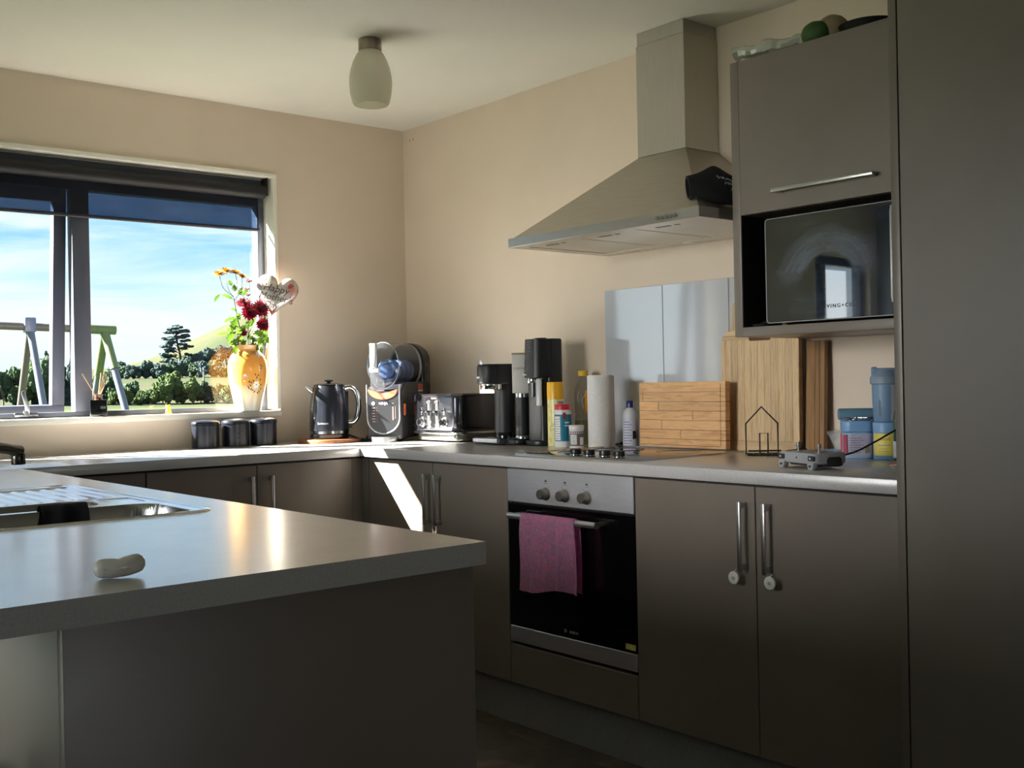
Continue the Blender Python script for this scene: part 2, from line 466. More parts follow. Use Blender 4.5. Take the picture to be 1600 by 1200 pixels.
# toe kicks
bm = new(); bx(bm, -.66, -.64, -3.085, -.66, FLOOR, .120)
struct(obj('trim_3', bm, KICK, smooth=0))
bm = new(); bx(bm, -1.95, -.66, -.64, -.62, FLOOR, .120)
struct(obj('trim_4', bm, KICK, smooth=0))

# =================================================================== CABINETS
def bar_handle(parent, x, y, z, length, vertical=True):
    bm = new(); t = .0055; d = .033
    if vertical:
        bx(bm, x - t, x + t, y - d, y - d + .008, z - length / 2, z + length / 2, .0018)
        for s in (-1, 1): bx(bm, x - t, x + t, y - d + .008, y, z + s * (length / 2 - .012) - .008, z + s * (length / 2 - .012) + .008, .001)
    else:
        bx(bm, x - length / 2, x + length / 2, y - d, y - d + .008, z - t, z + t, .0018)
        for s in (-1, 1): bx(bm, x + s * (length / 2 - .014) - .009, x + s * (length / 2 - .014) + .009, y - d + .008, y, z - t, z + t, .001)
    return obj('handle', bm, STEELH, parent, 30)

def door(parent, x0, x1, z0, z1, hx=None, hz=.72, hl=.19, vertical=True, name='door', t=.019):
    bm = new(); bx(bm, x0 + .0016, x1 - .0016, -t, 0, z0, z1, .0012, 1)
    d = obj(name, bm, DOORM, parent, 30)
    if hx is not None: bar_handle(d, hx, -t, hz, hl, vertical)
    return d

DF = -.673     # carcass front of the hood-wall run (door faces at -.692)
t = thing('base_cabinet', 'taupe double-door base cabinet in the corner, left of the oven', 'cabinet', (DF, -.714, 0), TO_LEFT)
bm = new(); bx(bm, 0, .876, .002, .60, .124, .858); obj('body', bm, CARC, t, 0)
door(t, 0, .440, .124, .855, .418); door(t, .440, .876, .124, .855, .485)
t = thing('oven_cabinet', 'taupe cabinet housing the built-in oven, plain drawer panel below it', 'cabinet', (DF, -1.590, 0), TO_LEFT)
bm = new(); bx(bm, 0, .598, .55, .60, .124, .858); bx(bm, .001, .013, .004, .55, .124, .858); bx(bm, .585, .597, .004, .55, .124, .858); bx(bm, .013, .585, .004, .55, .124, .25)
obj('body', bm, CARC, t, 0)
door(t, 0, .598, .124, .256, name='drawer_panel')
t = thing('base_cabinet', 'taupe double-door base cabinet between the oven and the tall cupboard', 'cabinet', (DF, -2.188, 0), TO_LEFT)
bm = new(); bx(bm, 0, .895, .002, .60, .124, .858); obj('body', bm, CARC, t, 0)
door(t, 0, .447, .124, .855, .414); door(t, .447, .895, .124, .855, .495)
# corner filler + window run
t = thing('base_cabinet', 'taupe double-door base cabinet under the window worktop', 'cabinet', (-1.590, -.647, 0), 0)
bm = new(); bx(bm, 0, .850, .002, .60, .124, .858); obj('body', bm, CARC, t, 0)
door(t, 0, .429, .124, .855, .398, .72); door(t, .429, .850, .124, .855, .480, .72)
bm = new(); bx(bm, .850, .916, -.017, .0, .124, .855); bx(bm, .898, .916, -.066, -.017, .124, .855); obj('corner_filler', bm, DOORM, t, 0)
t = thing('base_cabinet', 'shaded taupe base cabinet at the far left under the window worktop', 'cabinet', (-2.018, -.647, 0), 0)
bm = new(); bx(bm, 0, .426, .002, .60, .124, .858); obj('body', bm, CARC, t, 0)
door(t, 0, .426, .124, .855)

# upper cabinet with microwave niche
t = thing('wall_cabinet', 'taupe wall cabinet with lift-up door and open niche for the microwave', 'cabinet', (-.400, -2.347, 0), TO_LEFT)
UW = .735
bm = new(); bx(bm, 0, .030, 0, .398, 1.275, 2.114, .001); bx(bm, UW - .02, UW, 0, .398, 1.275, 2.114, .001)
bx(bm, .030, UW - .02, 0, .398, 1.275, 1.303, .001); bx(bm, .030, UW - .02, .016, .398, 2.09, 2.112)
bx(bm, .030, UW - .02, .03, .398, 1.645, 1.665)
obj('body', bm, DOORM, t, 30)
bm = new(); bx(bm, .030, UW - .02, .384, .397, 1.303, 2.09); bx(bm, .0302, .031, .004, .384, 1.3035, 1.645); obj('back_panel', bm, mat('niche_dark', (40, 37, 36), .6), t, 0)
bm = new(); bx(bm, .035, UW - .005, -.006, .013, 1.643, 2.112, .0012, 1); d = obj('door', bm, DOORM, t, 30)
bar_handle(d, .337, -.006, 1.697, .335, False)

# tall cupboard at the right edge
t = thing('tall_cabinet', 'floor-to-ceiling taupe cupboard filling the right edge', 'cabinet', (-.740, -3.086, 0), TO_LEFT)
bm = new(); bx(bm, 0, .0205, 0, .738, FLOOR, 2.398, .001); obj('side_panel', bm, DOORM, t, 30)
bm = new(); bx(bm, .0215, .75, .022, .738, FLOOR + .1, 2.39); obj('body', bm, CARC, t, 0)
bm = new(); bx(bm, .0245, .62, -.001, .018, .02, 2.39, .0012, 1); obj('door', bm, DOORM, t, 30)

# peninsula
t = thing('peninsula_cabinet', 'dark taupe peninsula base seen end-on in the foreground', 'cabinet', (0, 0, 0))
bm = new(); bx(bm, -2.640, -2.04, -3.08, -.66, FLOOR, .858); obj('body', bm, CARC, t, 0)
bm = new(); bx(bm, -2.660, -2.020, -3.10, -3.081, FLOOR, .862, .001); obj('end_panel', bm, DOORM, t, 30)
bm = new(); bx(bm, -2.660, -2.641, -3.0805, -.02, FLOOR, .862, .001); obj('back_panel', bm, DOORM, t, 30)
for i, y in enumerate((-3.078, -2.48, -1.88, -1.28)):
    bm = new(); bx(bm, -2.039, -2.021, y + .002, y + .596, .11, .855, .001); obj('door', bm, DOORM, t, 30)

# worktops
ZC, ZB = .900, .8642
bm = new(); bx(bm, -2.02, -.0015, -.699, -.001, ZB, ZC, .0015); bx(bm, -2.86, -2.0215, -.699, -.001, ZB, ZC, .0015)
wt_back = tag(obj('worktop', bm, COUNTER, None, 30), 'long grey laminate worktop under the window, partly sunlit', 'worktop')
bm = new(); bx(bm, -.722, -.0015, -3.084, -.7005, ZB, ZC, .0015)
tag(obj('worktop', bm, COUNTER, None, 30), 'grey laminate worktop along the hood wall, holding cooktop and appliances', 'worktop')
SX0, SX1, SY0, SY1 = -2.60, -2.135, -2.372, -1.515
bm = new()
bx(bm, SX1, -2.021, -3.135, -.7005, ZB, ZC); bx(bm, -2.86, SX0, -3.135, -.7005, ZB, ZC); bx(bm, SX0, SX1, -3.135, SY0, ZB, ZC); bx(bm, SX0, SX1, SY1, -.7005, ZB, ZC)
bmesh.ops.remove_doubles(bm, verts=bm.verts[:], dist=1e-5)
tag(obj('worktop', bm, COUNTER, None, 0), 'pale grey peninsula worktop in the foreground with the sink set into it', 'worktop')

# =================================================================== COOKING WALL
# splashback panels
SPL = mat('white_gloss_splashback', (200, 205, 212), .06, ior=2.5, coat=.3)
for i, (a, b, nm) in enumerate(((-1.389, -1.6945, 'white gloss splashback panel, leftmost, below the hood left half'), (-1.6965, -2.0065, 'white gloss splashback panel in the middle, behind the small wooden board'), (-2.0105, -2.32, 'white gloss splashback panel behind the tall bamboo board'))):
    bm = new(); bx(bm, -.006, -.0005, b, a, .9005, 1.505, .0012, 1)
    tag(obj('splashback_panel', bm, SPL, None, 30), nm, 'splashback')

# range hood
t = thing('range_hood', 'stainless steel pyramid range hood with a square flue on the wall', 'range hood', (-.0005, -1.414, 0), TO_LEFT)
W, D = .902, .520; zb, zt = 1.641, 1.674
bm = new(); k = .002
bx(bm, 0, W, -D, -D + k, zb, zt, .0006, 1); bx(bm, 0, k, -D + k, 0, zb, zt); bx(bm, W - k, W, -D + k, 0, zb, zt)
bx(bm, k, W - k, -D + k, 0, zt - .003, zt)
obj('rim', bm, STEELH, t, 30)
bm = new(); lo = [(.012, -.508), (.890, -.508), (.890, 0), (.012, 0)]; hi = [(.336, -.18), (.561, -.18), (.561, 0), (.336, 0)]
vl = [bm.verts.new((x, y, zt)) for x, y in lo]; vh = [bm.verts.new((x, y, 1.950)) for x, y in hi]
bm.faces.new(vh); bm.faces.new(list(reversed(vl)))
for i in range(4): bm.faces.new((vl[i], vl[(i + 1) % 4], vh[(i + 1) % 4], vh[i]))
obj('canopy', bm, brushed('satin_steel_canopy', (186, 182, 172), .42, (4, 4, 300)), t, 0)
bm = new(); bx(bm, .3355, .5615, -.181, 0, 1.951, 2.352, .0008, 1); obj('flue', bm, STEEL, t, 30)
bm = new(); bx(bm, .3385, .5585, -.178, 0, 2.353, 2.3995, .0008, 1); obj('flue_sleeve', bm, STEEL, t, 30)
UND = brushed('hood_underside', (205, 200, 190), .45, (4, 300, 4), .06)
bm = new(); bx(bm, .004, W - .004, -D + .004, -.466, zb + .0005, zb + .006); bx(bm, .004, W - .004, -.07, -.002, zb + .0005, zb + .006); bx(bm, .004, .05, -.466, -.07, zb + .0005, zb + .006); bx(bm, W - .05, W - .004, -.466, -.07, zb + .0005, zb + .006)
obj('underside_panel', bm, UND, t, 0)
bm = new(); bx(bm, .05, W - .05, -.466, -.07, zb + .0075, zb + .009); obj('dark_gap_backing', bm, BLACKM, t, 0)  # black plate added so the gaps between filters look shaded
for i in range(3):
    x0 = .056 + i * .2665
    bm = new(); bx(bm, x0, x0 + .257, -.463, -.073, zb + .002, zb + .007, .001, 1)
    f = obj('grease_filter', bm, UND, t, 30)
    bm = new(); bx(bm, x0 + .06, x0 + .12, -.44, -.426, zb + .001, zb + .002); bx(bm, x0 + .14, x0 + .16, -.44, -.43, zb + .001, zb + .002); obj('latch', bm, DARKST, f, 0)
bm = new(); cyl(bm, .028, zb - .002, zb + .002, 20, Matrix.Translation((.45, -.036, 0))); obj('hood_light', bm, WHITEP, t)
for i in range(5):
    bm = new(); cyl(bm, .006, 0, .007, 12, front(.735 + i * .0185, -D, 1.656)); obj('button', bm, CHROME, t)

# built-in oven
t = thing('oven', 'built-in stainless and black glass oven with three round knobs', 'oven', (-.692, -1.593, 0), TO_LEFT)
OW = .595
bm = new(); bx(bm, .015, OW - .015, .02, .54, .272, .850); obj('oven_body', bm, CARC, t, 0)
OST = brushed('oven_steel', (228, 228, 234), .45, (4, 4, 400))
bm = new(); bx(bm, .0015, OW - .0015, -.004, .02, .745, .8575, .0012, 1); cp = obj('control_panel', bm, OST, t, 30)
for i, x in enumerate((.198, .291, .392)):
    M = front(x, -.004, .781)
    bm = new(); lathe(bm, [(0, 0), (.0215, 0), (.0215, .004), (.0195, .006), (.0175, .008), (.0165, .028), (.0155, .030), (0, .030)], 28, M); obj('knob', bm, mat('satin_nickel', (165, 160, 152), .35, 1.), t)
    bm = new(); bx(bm, x - .006, x + .006, -.0047, -.0038, .815, .816); bx(bm, x - .004, x + .004, -.0047, -.0038, .820, .826)
    for a in (-60, -30, 30, 60): bx(bm, x + .029 * math.sin(math.radians(a)) - .001, x + .029 * math.sin(math.radians(a)) + .001, -.0047, -.0038, .781 + .029 * math.cos(math.radians(a)) - .001, .781 + .029 * math.cos(math.radians(a)) + .001)
    obj('dial_marks', bm, mat('dial_print', (70, 72, 78), .5), cp, 0)
OGL = mat('oven_black_glass', (7, 7, 8), .06, spec=.5, coat=.2)
bm = new(); bx(bm, .0015, OW - .0015, -.002, .018, .322, .738, .001, 1); dr = obj('oven_door', bm, OGL, t, 30)
bm = new(); bx(bm, .075, OW - .085, -.0024, -.0019, .40, .655); obj('oven_window', bm, mat('oven_window_tint', (14, 13, 13), .09), dr, 0)
bm = new(); bx(bm, .0015, OW - .0015, -.003, .018, .268, .321, .001, 1); obj('lower_trim', bm, OST, dr, 30)
bm = new(); tube(bm, [(.054, -.045, .704), (.476, -.045, .704)], .0115, 16, flat=.9); bx(bm, .062, .080, -.045, -.002, .698, .711, .002); bx(bm, .452, .470, -.045, -.002, .698, .711, .002)
obj('handle', bm, mat('brushed_handle', (200, 200, 204), .3, .9), dr)
bm = text_bm('BOSCH', .0125, front(.318, -.0026, .3425)); obj('lettering', bm, mat('silver_print', (190, 190, 195), .4), dr, 0)
bm = new(); tube(bm, [(.2785 + .0055 * math.cos(a * PI / 10), -.0026, .3435 + .0055 * math.sin(a * PI / 10)) for a in range(20)], .0006, 5, True); bx(bm, .2755, .2765, -.0028, -.0022, .3405, .3465); bx(bm, .2805, .2815, -.0028, -.0022, .3405, .3465); bx(bm, .2765, .2805, -.0028, -.0022, .3431, .3439)
obj('emblem', bm, MATS['silver_print'], dr, 0)
bm = new(); bx(bm, .548, .590, -.0028, -.0018, .3315, .349); obj('sticker', bm, mat('yellow_sticker', (200, 200, 110), .5, var=.25, vscale=120), dr, 0)

# pink tea towel over the oven handle
def towel_bm():
    bm = new(); rnd = random.Random(5); nx, nz = 36, 46
    grid = []
    for j in range(nz + 1):
        row = []
        for i in range(nx + 1):
            u = i / nx; s = j / nz          # s along the cloth: back hem -> over the bar -> front hem
            x = .132 + u * .258 + .004 * math.sin(s * 9)
            Lb, Lf = .20 + .025 * u, .238 - .018 * u + .006 * math.sin(u * 7)
            tot = Lb + .05 + Lf; d = s * tot; r = .0135
            rip = .0035 * math.sin(u * 17 + 2 * s) + .002 * math.sin(u * 41 + s * 5)
            if d < Lb: z = .704 - (Lb - d); y = -.045 + r + .003 + .6 * rip
            elif d < Lb + .05:
                a = PI * (d - Lb) / .05; y = -.045 + (r + .001) * math.cos(a); z = .704 + (r + .001) * math.sin(a)
            else:
                q = d - Lb - .05; z = .704 - q; w = min(1, q / .05); y = -.045 - r - .001 - .012 * (q / Lf) * (.5 + .5 * math.sin(u * 5 + .5)) * w - rip * w
                x += .010 * (q / Lf) * (u - .2)
            row.append(bm.verts.new((x, y, z)))
        grid.append(row)
    for j in range(nz):
        for i in range(nx): bm.faces.new((grid[j][i], grid[j][i + 1], grid[j + 1][i + 1], grid[j + 1][i]))
    bmesh.ops.solidify(bm, geom=bm.faces[:], thickness=.0022)
    return bm
def towel_mat():
    k = Mt('pink_printed_cotton'); v = k.coords((1, 1, 1)); k.b.inputs['Roughness'].default_value = .9
    a = k.noise(v, 48, 6, .65, .8)
    c1 = k.ramp(a, [(.30, lin((246, 158, 192))), (.46, lin((238, 160, 198))), (.54, lin((204, 150, 198))), (.60, lin((242, 174, 202))), (.70, lin((218, 190, 180)))])
    k.link(c1, k.b.inputs['Base Color']); k.bump(k.noise(v, 420, 2), .6, .002)
    return k.m
bm = towel_bm()
M2 = Matrix.Translation((-.692, -1.593, 0)) @ Matrix.Rotation(TO_LEFT, 4, 'Z')
bmesh.ops.transform(bm, matrix=M2, verts=bm.verts[:])
tag(obj('tea_towel', bm, towel_mat(), None, 60), 'crumpled pink patterned tea towel hanging over the oven handle', 'towel')

# white discs hanging at the two handles
for y, lab in ((-2.580, 'round white child lock hanging at the left handle under the cooktop end'), (-2.699, 'round white child lock hanging at the right-hand handle beside it')):
    t = thing('child_lock', lab, 'child lock', (-.716, y, .606), TO_LEFT)
    bm = new(); cyl(bm, .0175, 0, .006, 28, front(0, 0, 0), .0015); obj('disc', bm, WHITEP, t)
    bm = new()
    for q, (w, z) in enumerate(((.009, .002), (.013, -.001), (.011, -.004))): bx(bm, -w / 2 + .001 * q, w / 2, -.0065, -.006, z - .0008, z + .0008)
    obj('print', bm, mat('grey_print', (110, 110, 118), .5), t, 0)
    bm = new(); tube(bm, [(0, -.003, .016), (.001, .006, .022), (0, .012, .016)], .0015, 6); obj('strap', bm, WHITEP, t)

# cooktop
t = thing('cooktop', 'black glass cooktop with four front knobs set into the worktop', 'cooktop', (0, 0, ZC))
bm = new(); bx(bm, -.650, -.150, -2.170, -1.590, .0002, .0055, .002)
obj('glass_top', bm, mat('cooktop_glass', (10, 10, 12), .04, spec=.6, coat=.3), t, 30)
bm = new()
for a in ((-.653, -.650, -2.173, -1.587), (-.150, -.147, -2.173, -1.587), (-.650, -.150, -1.590, -1.587), (-.650, -.150, -2.173, -2.170)): bx(bm, *a, .0001, .0062)
obj('steel_edge', bm, CHROME, t, 0)
for i, y in enumerate((-1.838, -1.902, -1.974, -2.038)):
    bm = new(); cyl(bm, .0185, .0055, .026, 24, Matrix.Translation((-.602, y, 0)), .002); kn = obj('knob', bm, BLACKS, t)
    bm = new(); cyl(bm, .0205, .0052, .0085, 24, Matrix.Translation((-.602, y, 0)), .001); bx(bm, -.6225, -.6195, y - .004, y + .004, .008, .024); obj('knob_ring', bm, CHROME, kn)
for x, y, r in ((-.30, -1.74, .09), (-.30, -2.02, .075), (-.49, -1.73, .07)):
    bm = new(); tube(bm, [(x + r * math.cos(q * PI / 24), y + r * math.sin(q * PI / 24), .0055) for q in range(48)], .0006, 4, True); obj('cooking_zone_ring', bm, mat('zone_print', (90, 90, 92), .5), t, 0)

# black oven mitt lying on the hood
def mitt():
    t = thing('oven_mitt', 'black quilted oven mitt with white lettering lying on the hood right side', 'oven mitt', (-.335, -2.270, 1.737))
    bm = new(); P = smooth_path([(-.130, .045, .008), (-.085, .016, .010), (-.025, -.014, .006), (.055, -.030, -.002), (.135, -.036, -.007)], 6); n = len(P)
    rad_ = [.040 + .006 * math.sin(PI * min(1, i / n * 1.2)) for i in range(n)]
    rings = []
    for i, p in enumerate(P):
        f = i / (n - 1); tan = (P[min(i + 1, n - 1)] - P[max(i - 1, 0)]).normalized(); side = tan.cross(Vector((0, .35, 1))).normalized(); up = side.cross(tan).normalized()
        ring = []
        for k in range(24):
            a = 2 * PI * k / 24; hump = .034 * math.exp(-((f - .40) / .15) ** 2) * max(0, math.sin(a)) ** 2
            ring.append(bm.verts.new(p + side * math.cos(a) * rad_[i] * .60 + up * (math.sin(a) * rad_[i] * (1.0 if math.sin(a) > 0 else 1.15) + hump) + side * .003 * math.sin(4 * a + 14 * f) * min(1, 4 * f)))
        rings.append(ring)
    for a, b in zip(rings, rings[1:]):
        for k in range(24): bm.faces.new((a[k], a[(k + 1) % 24], b[(k + 1) % 24], b[k]))
    rim = [bm.verts.new(v.co + .22 * (P[0] - v.co)) for v in rings[0]]; inner = [bm.verts.new(v.co + (P[4] - P[0]) * 1.2 + .35 * (P[0] - v.co)) for v in rings[0]]
    for k in range(24):
        j = (k + 1) % 24; bm.faces.new((rings[0][j], rings[0][k], rim[k], rim[j])); bm.faces.new((rim[j], rim[k], inner[k], inner[j]))
    bm.faces.new(rings[-1]); bm.faces.new(inner)
    body = obj('mitt_body', bm, mat('black_fabric', (22, 22, 26), .75, bump=.4, bscale=160), t)
    bvh = BVHTree.FromPolygons([v.co for v in body.data.vertices], [p.vertices[:] for p in body.data.polygons])
    bm = new(); rnd = random.Random(2)
    for row in range(3):
        x = -.045 + row * .018
        for q in range(9):
            pts = []
            for s in range(5): pts.append((x - .02 + q * .011 + s * .0028, -.2, .040 - row * .020 - q * .0026 + (.006 * ((s % 2) - .5) + rnd.uniform(-.003, .003))))
            out = []
            for pp in pts:
                h = bvh.ray_cast(Vector(pp), Vector((0, 1, 0)))
                if h[0]: out.append(h[0] + Vector((0, -.0012, 0)))
            if len(out) > 2: tube(bm, out, .0009, 4)
    obj('lettering', bm, mat('white_chalk_print', (170, 170, 175), .7), t, 0)
mitt()

# microwave in the niche
def microwave():
    t = thing('microwave', 'black mirror-front microwave with smeared door in the cabinet niche', 'microwave', (-.388, -2.457, 1.303), TO_LEFT)
    bm = new(); bx(bm, .004, .556, .014, .36, .010, .318, .004); obj('housing', bm, BLACKS, t, 30)
    k = Mt('smeared_black_glass'); v = k.coords((1, 1, 1))
    tc = k.new('ShaderNodeTexCoord'); mp = k.new('ShaderNodeMapping'); mp.inputs['Location'].default_value = (-.215, 0, -.115); mp.inputs['Scale'].default_value = (1, 0, 1.05)
    k.link(tc.outputs['Object'], mp.inputs[0])
    ln = k.new('ShaderNodeVectorMath', operation='LENGTH'); k.link(mp.outputs[0], ln.inputs[0])
    at2 = k.new('ShaderNodeMath', operation='ARCTAN2'); sx_ = k.new('ShaderNodeSeparateXYZ'); k.link(mp.outputs[0], sx_.inputs[0]); k.link(sx_.outputs['Z'], at2.inputs[0]); k.link(sx_.outputs['X'], at2.inputs[1])
    cb = k.new('ShaderNodeCombineXYZ'); sl = k.new('ShaderNodeMath', operation='MULTIPLY'); k.link(ln.outputs['Value'], sl.inputs[0]); sl.inputs[1].default_value = 60.0
    k.link(sl.outputs[0], cb.inputs[0]); k.link(at2.outputs[0], cb.inputs[1])
    arc = k.noise(cb.outputs[0], 1.5, 7, .75, .3)                     # wiping strokes around an arc
    band = k.ramp(ln.outputs['Value'], [(.085, (0, 0, 0)), (.10, (1, 1, 1)), (.15, (.8, .8, .8)), (.185, (.0, .0, .0))])
    big = k.noise(v, 9, 6, .6, .7)
    st = k.noise(k.coords((3, 1, 26)), 3, 5, .65, .5)
    up_ = k.ramp(sx_.outputs['Z'], [(.0, (.12, .12, .12)), (.06, (1, 1, 1))]); bu = k.new('ShaderNodeMath', operation='MULTIPLY'); k.link(band, bu.inputs[0]); k.link(up_, bu.inputs[1])
    m1 = k.new('ShaderNodeMath', operation='MULTIPLY'); k.link(arc, m1.inputs[0]); k.link(bu.outputs[0], m1.inputs[1])
    m2 = k.new('ShaderNodeMath', operation='MULTIPLY'); k.link(st, m2.inputs[0]); k.link(big, m2.inputs[1])
    m3 = k.new('ShaderNodeMath', operation='ADD'); k.link(m1.outputs[0], m3.inputs[0]); k.link(m2.outputs[0], m3.inputs[1])
    fac = k.ramp(m3.outputs[0], [(.22, (0, 0, 0)), (.85, (1, 1, 1))])
    col = k.new('ShaderNodeMix', data_type='RGBA'); k.link(fac, col.inputs[0]); col.inputs[6].default_value = lin((20, 25, 40)); col.inputs[7].default_value = lin((96, 106, 126))
    k.link(col.outputs[2], k.b.inputs['Base Color'])
    k.link(k.ramp(fac, [(0, (.015,) * 3), (1, (.08,) * 3)]), k.b.inputs['Roughness'])
    k.b.inputs['IOR'].default_value = 2.6; k.b.inputs['Coat Weight'].default_value = .6; k.b.inputs['Coat Roughness'].default_value = .02
    bm = new(); prism(bm, rrect(.552, .306, .008, 4, .28, .164), .012, front(0, .012, 0)); d = obj('door', bm, k.m, t, 30)
    bm = new(); tube(bm, [(x, -.0005, z) for x, z in rrect(.556, .310, .010, 4, .28, .164)], .0016, 6, True); obj('door_rim', bm, mat('pale_silver_rim', (190, 192, 196), .3, .3), d)
    bm = new(); tube(bm, [(.424, -.006, .045), (.424, -.010, .06), (.424, -.010, .29), (.424, -.006, .305)], .0045, 10); obj('handle', bm, MATS['pale_silver_rim'], d)
    bm = text_bm('LIVING+CO', .0155, front(.245, -.0008, .046), spacing=1.35); obj('lettering', bm, mat('grey_letter', (70, 72, 80), .5), d, 0)
    for x in (.03, .42):
        for y in (.05, .32):
            bm = new(); cyl(bm, .008, 0, .012, 14, Matrix.Translation((x, y, 0))); obj('foot', bm, mat('brass_foot', (150, 130, 60), .4) if x < .1 and y < .1 else RUBBER, t)
microwave()
bm = new(); rnd = random.Random(9)
P = smooth_path([(-.372, -2.395, 1.309), (-.36, -2.425, 1.309), (-.34, -2.40, 1.312), (-.33, -2.425, 1.322), (-.30, -2.405, 1.316), (-.27, -2.43, 1.310), (-.2, -2.41, 1.309)], 6)
tube(bm, P, .0042, 8); ball(bm, (-.345, -2.435, 1.315), .011, 2, (1.6, .7, .9))
tag(obj('bunched_cable', bm, RUBBER), 'black cable bunched in the niche left of the microwave', 'cord')

# things on top of the wall cabinet
bm = new(); rnd = random.Random(4)
P = [Vector((-.372 + .003 * i, -2.350 - .0140 * i, 2.145 + .003 * math.sin(i))) for i in range(19)]
tube(bm, P, [.020 + .010 * rnd.random() if 0 < i < 18 else .028 for i in range(19)], 9, flat=.85)
for v in bm.verts: v.co += Vector((rnd.uniform(-.003, .003), rnd.uniform(-.003, .003), rnd.uniform(-.002, .004)))
tag(obj('plastic_wrap_roll', bm, mat('crinkled_foil', (206, 208, 196), .22, .35, bump=.6, bscale=45), None, 20), 'crinkled silvery plastic packet on top of the wall cabinet', 'packet')
t = thing('cloth_bundle', 'lumpy green and beige bundle on top of the wall cabinet', 'bundle', (-.290, -2.628, 2.1135))
bm = new(); rnd = random.Random(8); ball(bm, (0, -.012, .050), .045, 3, (1, 1.05, .98), .02, rnd); obj('beige_wrap', bm, mat('beige_cloth', (150, 132, 104), .8, var=.2, vscale=30), t)
bm = new(); ball(bm, (-.040, .018, .038), .038, 3, (1.1, 1.15, .98), .02, rnd); obj('green_wrap', bm, mat('green_cloth', (62, 96, 48), .6, var=.2, vscale=30), t)
t = thing('frying_pan', 'flat black pan lying on the wall cabinet, beside the tall cupboard', 'pan', (-.265, -2.745, 2.1125))
bm = new(); lathe(bm, [(0, .0004), (.072, .0004), (.086, .040), (.088, .042), (.084, .041), (.071, .004), (0, .004)], 36); obj('pan_body', bm, BLACKM, t)
bm = new(); tube(bm, [(.08, .0, .034), (.13, -.02, .038), (.20, -.05, .044)], [.009, .010, .011], 8, flat=.6); obj('pan_handle', bm, BLACKM, t)

# =================================================================== CEILING LAMP
t = thing('ceiling_lamp', 'frosted egg-shaped glass ceiling lamp with a brushed nickel base', 'lamp', (-.915, -1.129, 2.4))
bm = new(); cyl(bm, .042, -.042, -.0003, 36, None, .001); obj('base', bm, brushed('nickel_base', (150, 138, 126), .35, (200, 200, 4)), t)
k = Mt('frosted_glass_shade'); k.b.inputs['Base Color'].default_value = lin((240, 237, 226)); k.b.inputs['Roughness'].default_value = .35; k.b.inputs['Transmission Weight'].default_value = 0
tl = k.new('ShaderNodeBsdfTranslucent'); tl.inputs[0].default_value = lin((242, 240, 230)); mx = k.new('ShaderNodeMixShader'); mx.inputs[0].default_value = .55
k.link(k.b.outputs[0], mx.inputs[1]); k.link(tl.outputs[0], mx.inputs[2]); k.link(mx.outputs[0], k.out.inputs[0])
prof = [(.038, -.042), (.050, -.056), (.062, -.080), (.071, -.108), (.0765, -.138), (.0775, -.165), (.075, -.195), (.069, -.222), (.063, -.238)]
prof += [(r - .003, z + .0005) for r, z in reversed(prof)]
bm = new(); lathe(bm, prof, 48); obj('shade', bm, k.m, t)
bm = new(); lathe(bm, [(0, -.145), (.018, -.140), (.027, -.120), (.024, -.095), (.014, -.075), (.013, -.045), (0, -.045)], 20); obj('bulb', bm, WHITEP, t)

# =================================================================== ROLLER BLIND
t = thing('roller_blind', 'dark mesh roller blind half rolled up at the kitchen window head', 'blind', (0, 0, 0))
bx0, bx1 = -2.355, -.742
bm = new(); cyl(bm, .030, bx0, bx1, 32, Matrix.Translation((0, .040, 2.034)) @ Matrix.Rotation(PI / 2, 4, 'Y')); obj('roll', bm, mat('blind_fabric_roll', (19, 20, 26), .6, bump=.2, bscale=600), t)
k = Mt('blind_mesh'); k.nt.nodes.remove(k.b); v = k.coords((3, 1, 240)); f = k.noise(v, 3, 3, .6)
df = k.new('ShaderNodeBsdfDiffuse'); df.inputs[0].default_value = lin((52, 52, 58)); tr = k.new('ShaderNodeBsdfTransparent'); tr.inputs[0].default_value = (.62, .78, 1, 1)
mx = k.new('ShaderNodeMixShader'); mr = k.new('ShaderNodeMapRange'); mr.inputs['From Min'].default_value = .3; mr.inputs['From Max'].default_value = .7; mr.inputs['To Min'].default_value = .26; mr.inputs['To Max'].default_value = .44
k.link(f, mr.inputs['Value']); k.link(mr.outputs[0], mx.inputs[0]); k.link(df.outputs[0], mx.inputs[1]); k.link(tr.outputs[0], mx.inputs[2]); k.link(mx.outputs[0], k.out.inputs[0])
bm = new(); bx(bm, bx0 + .01, bx1 - .012, .0725, .0733, 1.868, 2.035); obj('mesh_screen', bm, k.m, t, 0)
bm = new(); tube(bm, [(bx0 + .008, .073, 1.866), (bx1 - .008, .073, 1.866)], .006, 10, flat=1.3); obj('bottom_bar', bm, mat('blind_bar', (44, 44, 58), .5), t)
for x in (bx0 - .008, bx1 + .002):
    bm = new(); bx(bm, x, x + .006, .012, .068, 2.015, 2.0955, .001, 1); cyl(bm, .012, x - .002, x + .010, 12, Matrix.Translation((0, .04, 2.034)) @ Matrix.Rotation(PI / 2, 4, 'Y'))
    obj('bracket', bm, BLACKM, t, 30)
bm = new(); cyl(bm, .026, bx1 - .004, bx1 + .006, 8, Matrix.Translation((0, .04, 2.034)) @ Matrix.Rotation(PI / 2, 4, 'Y')); obj('end_cap', bm, BLACKS, t)

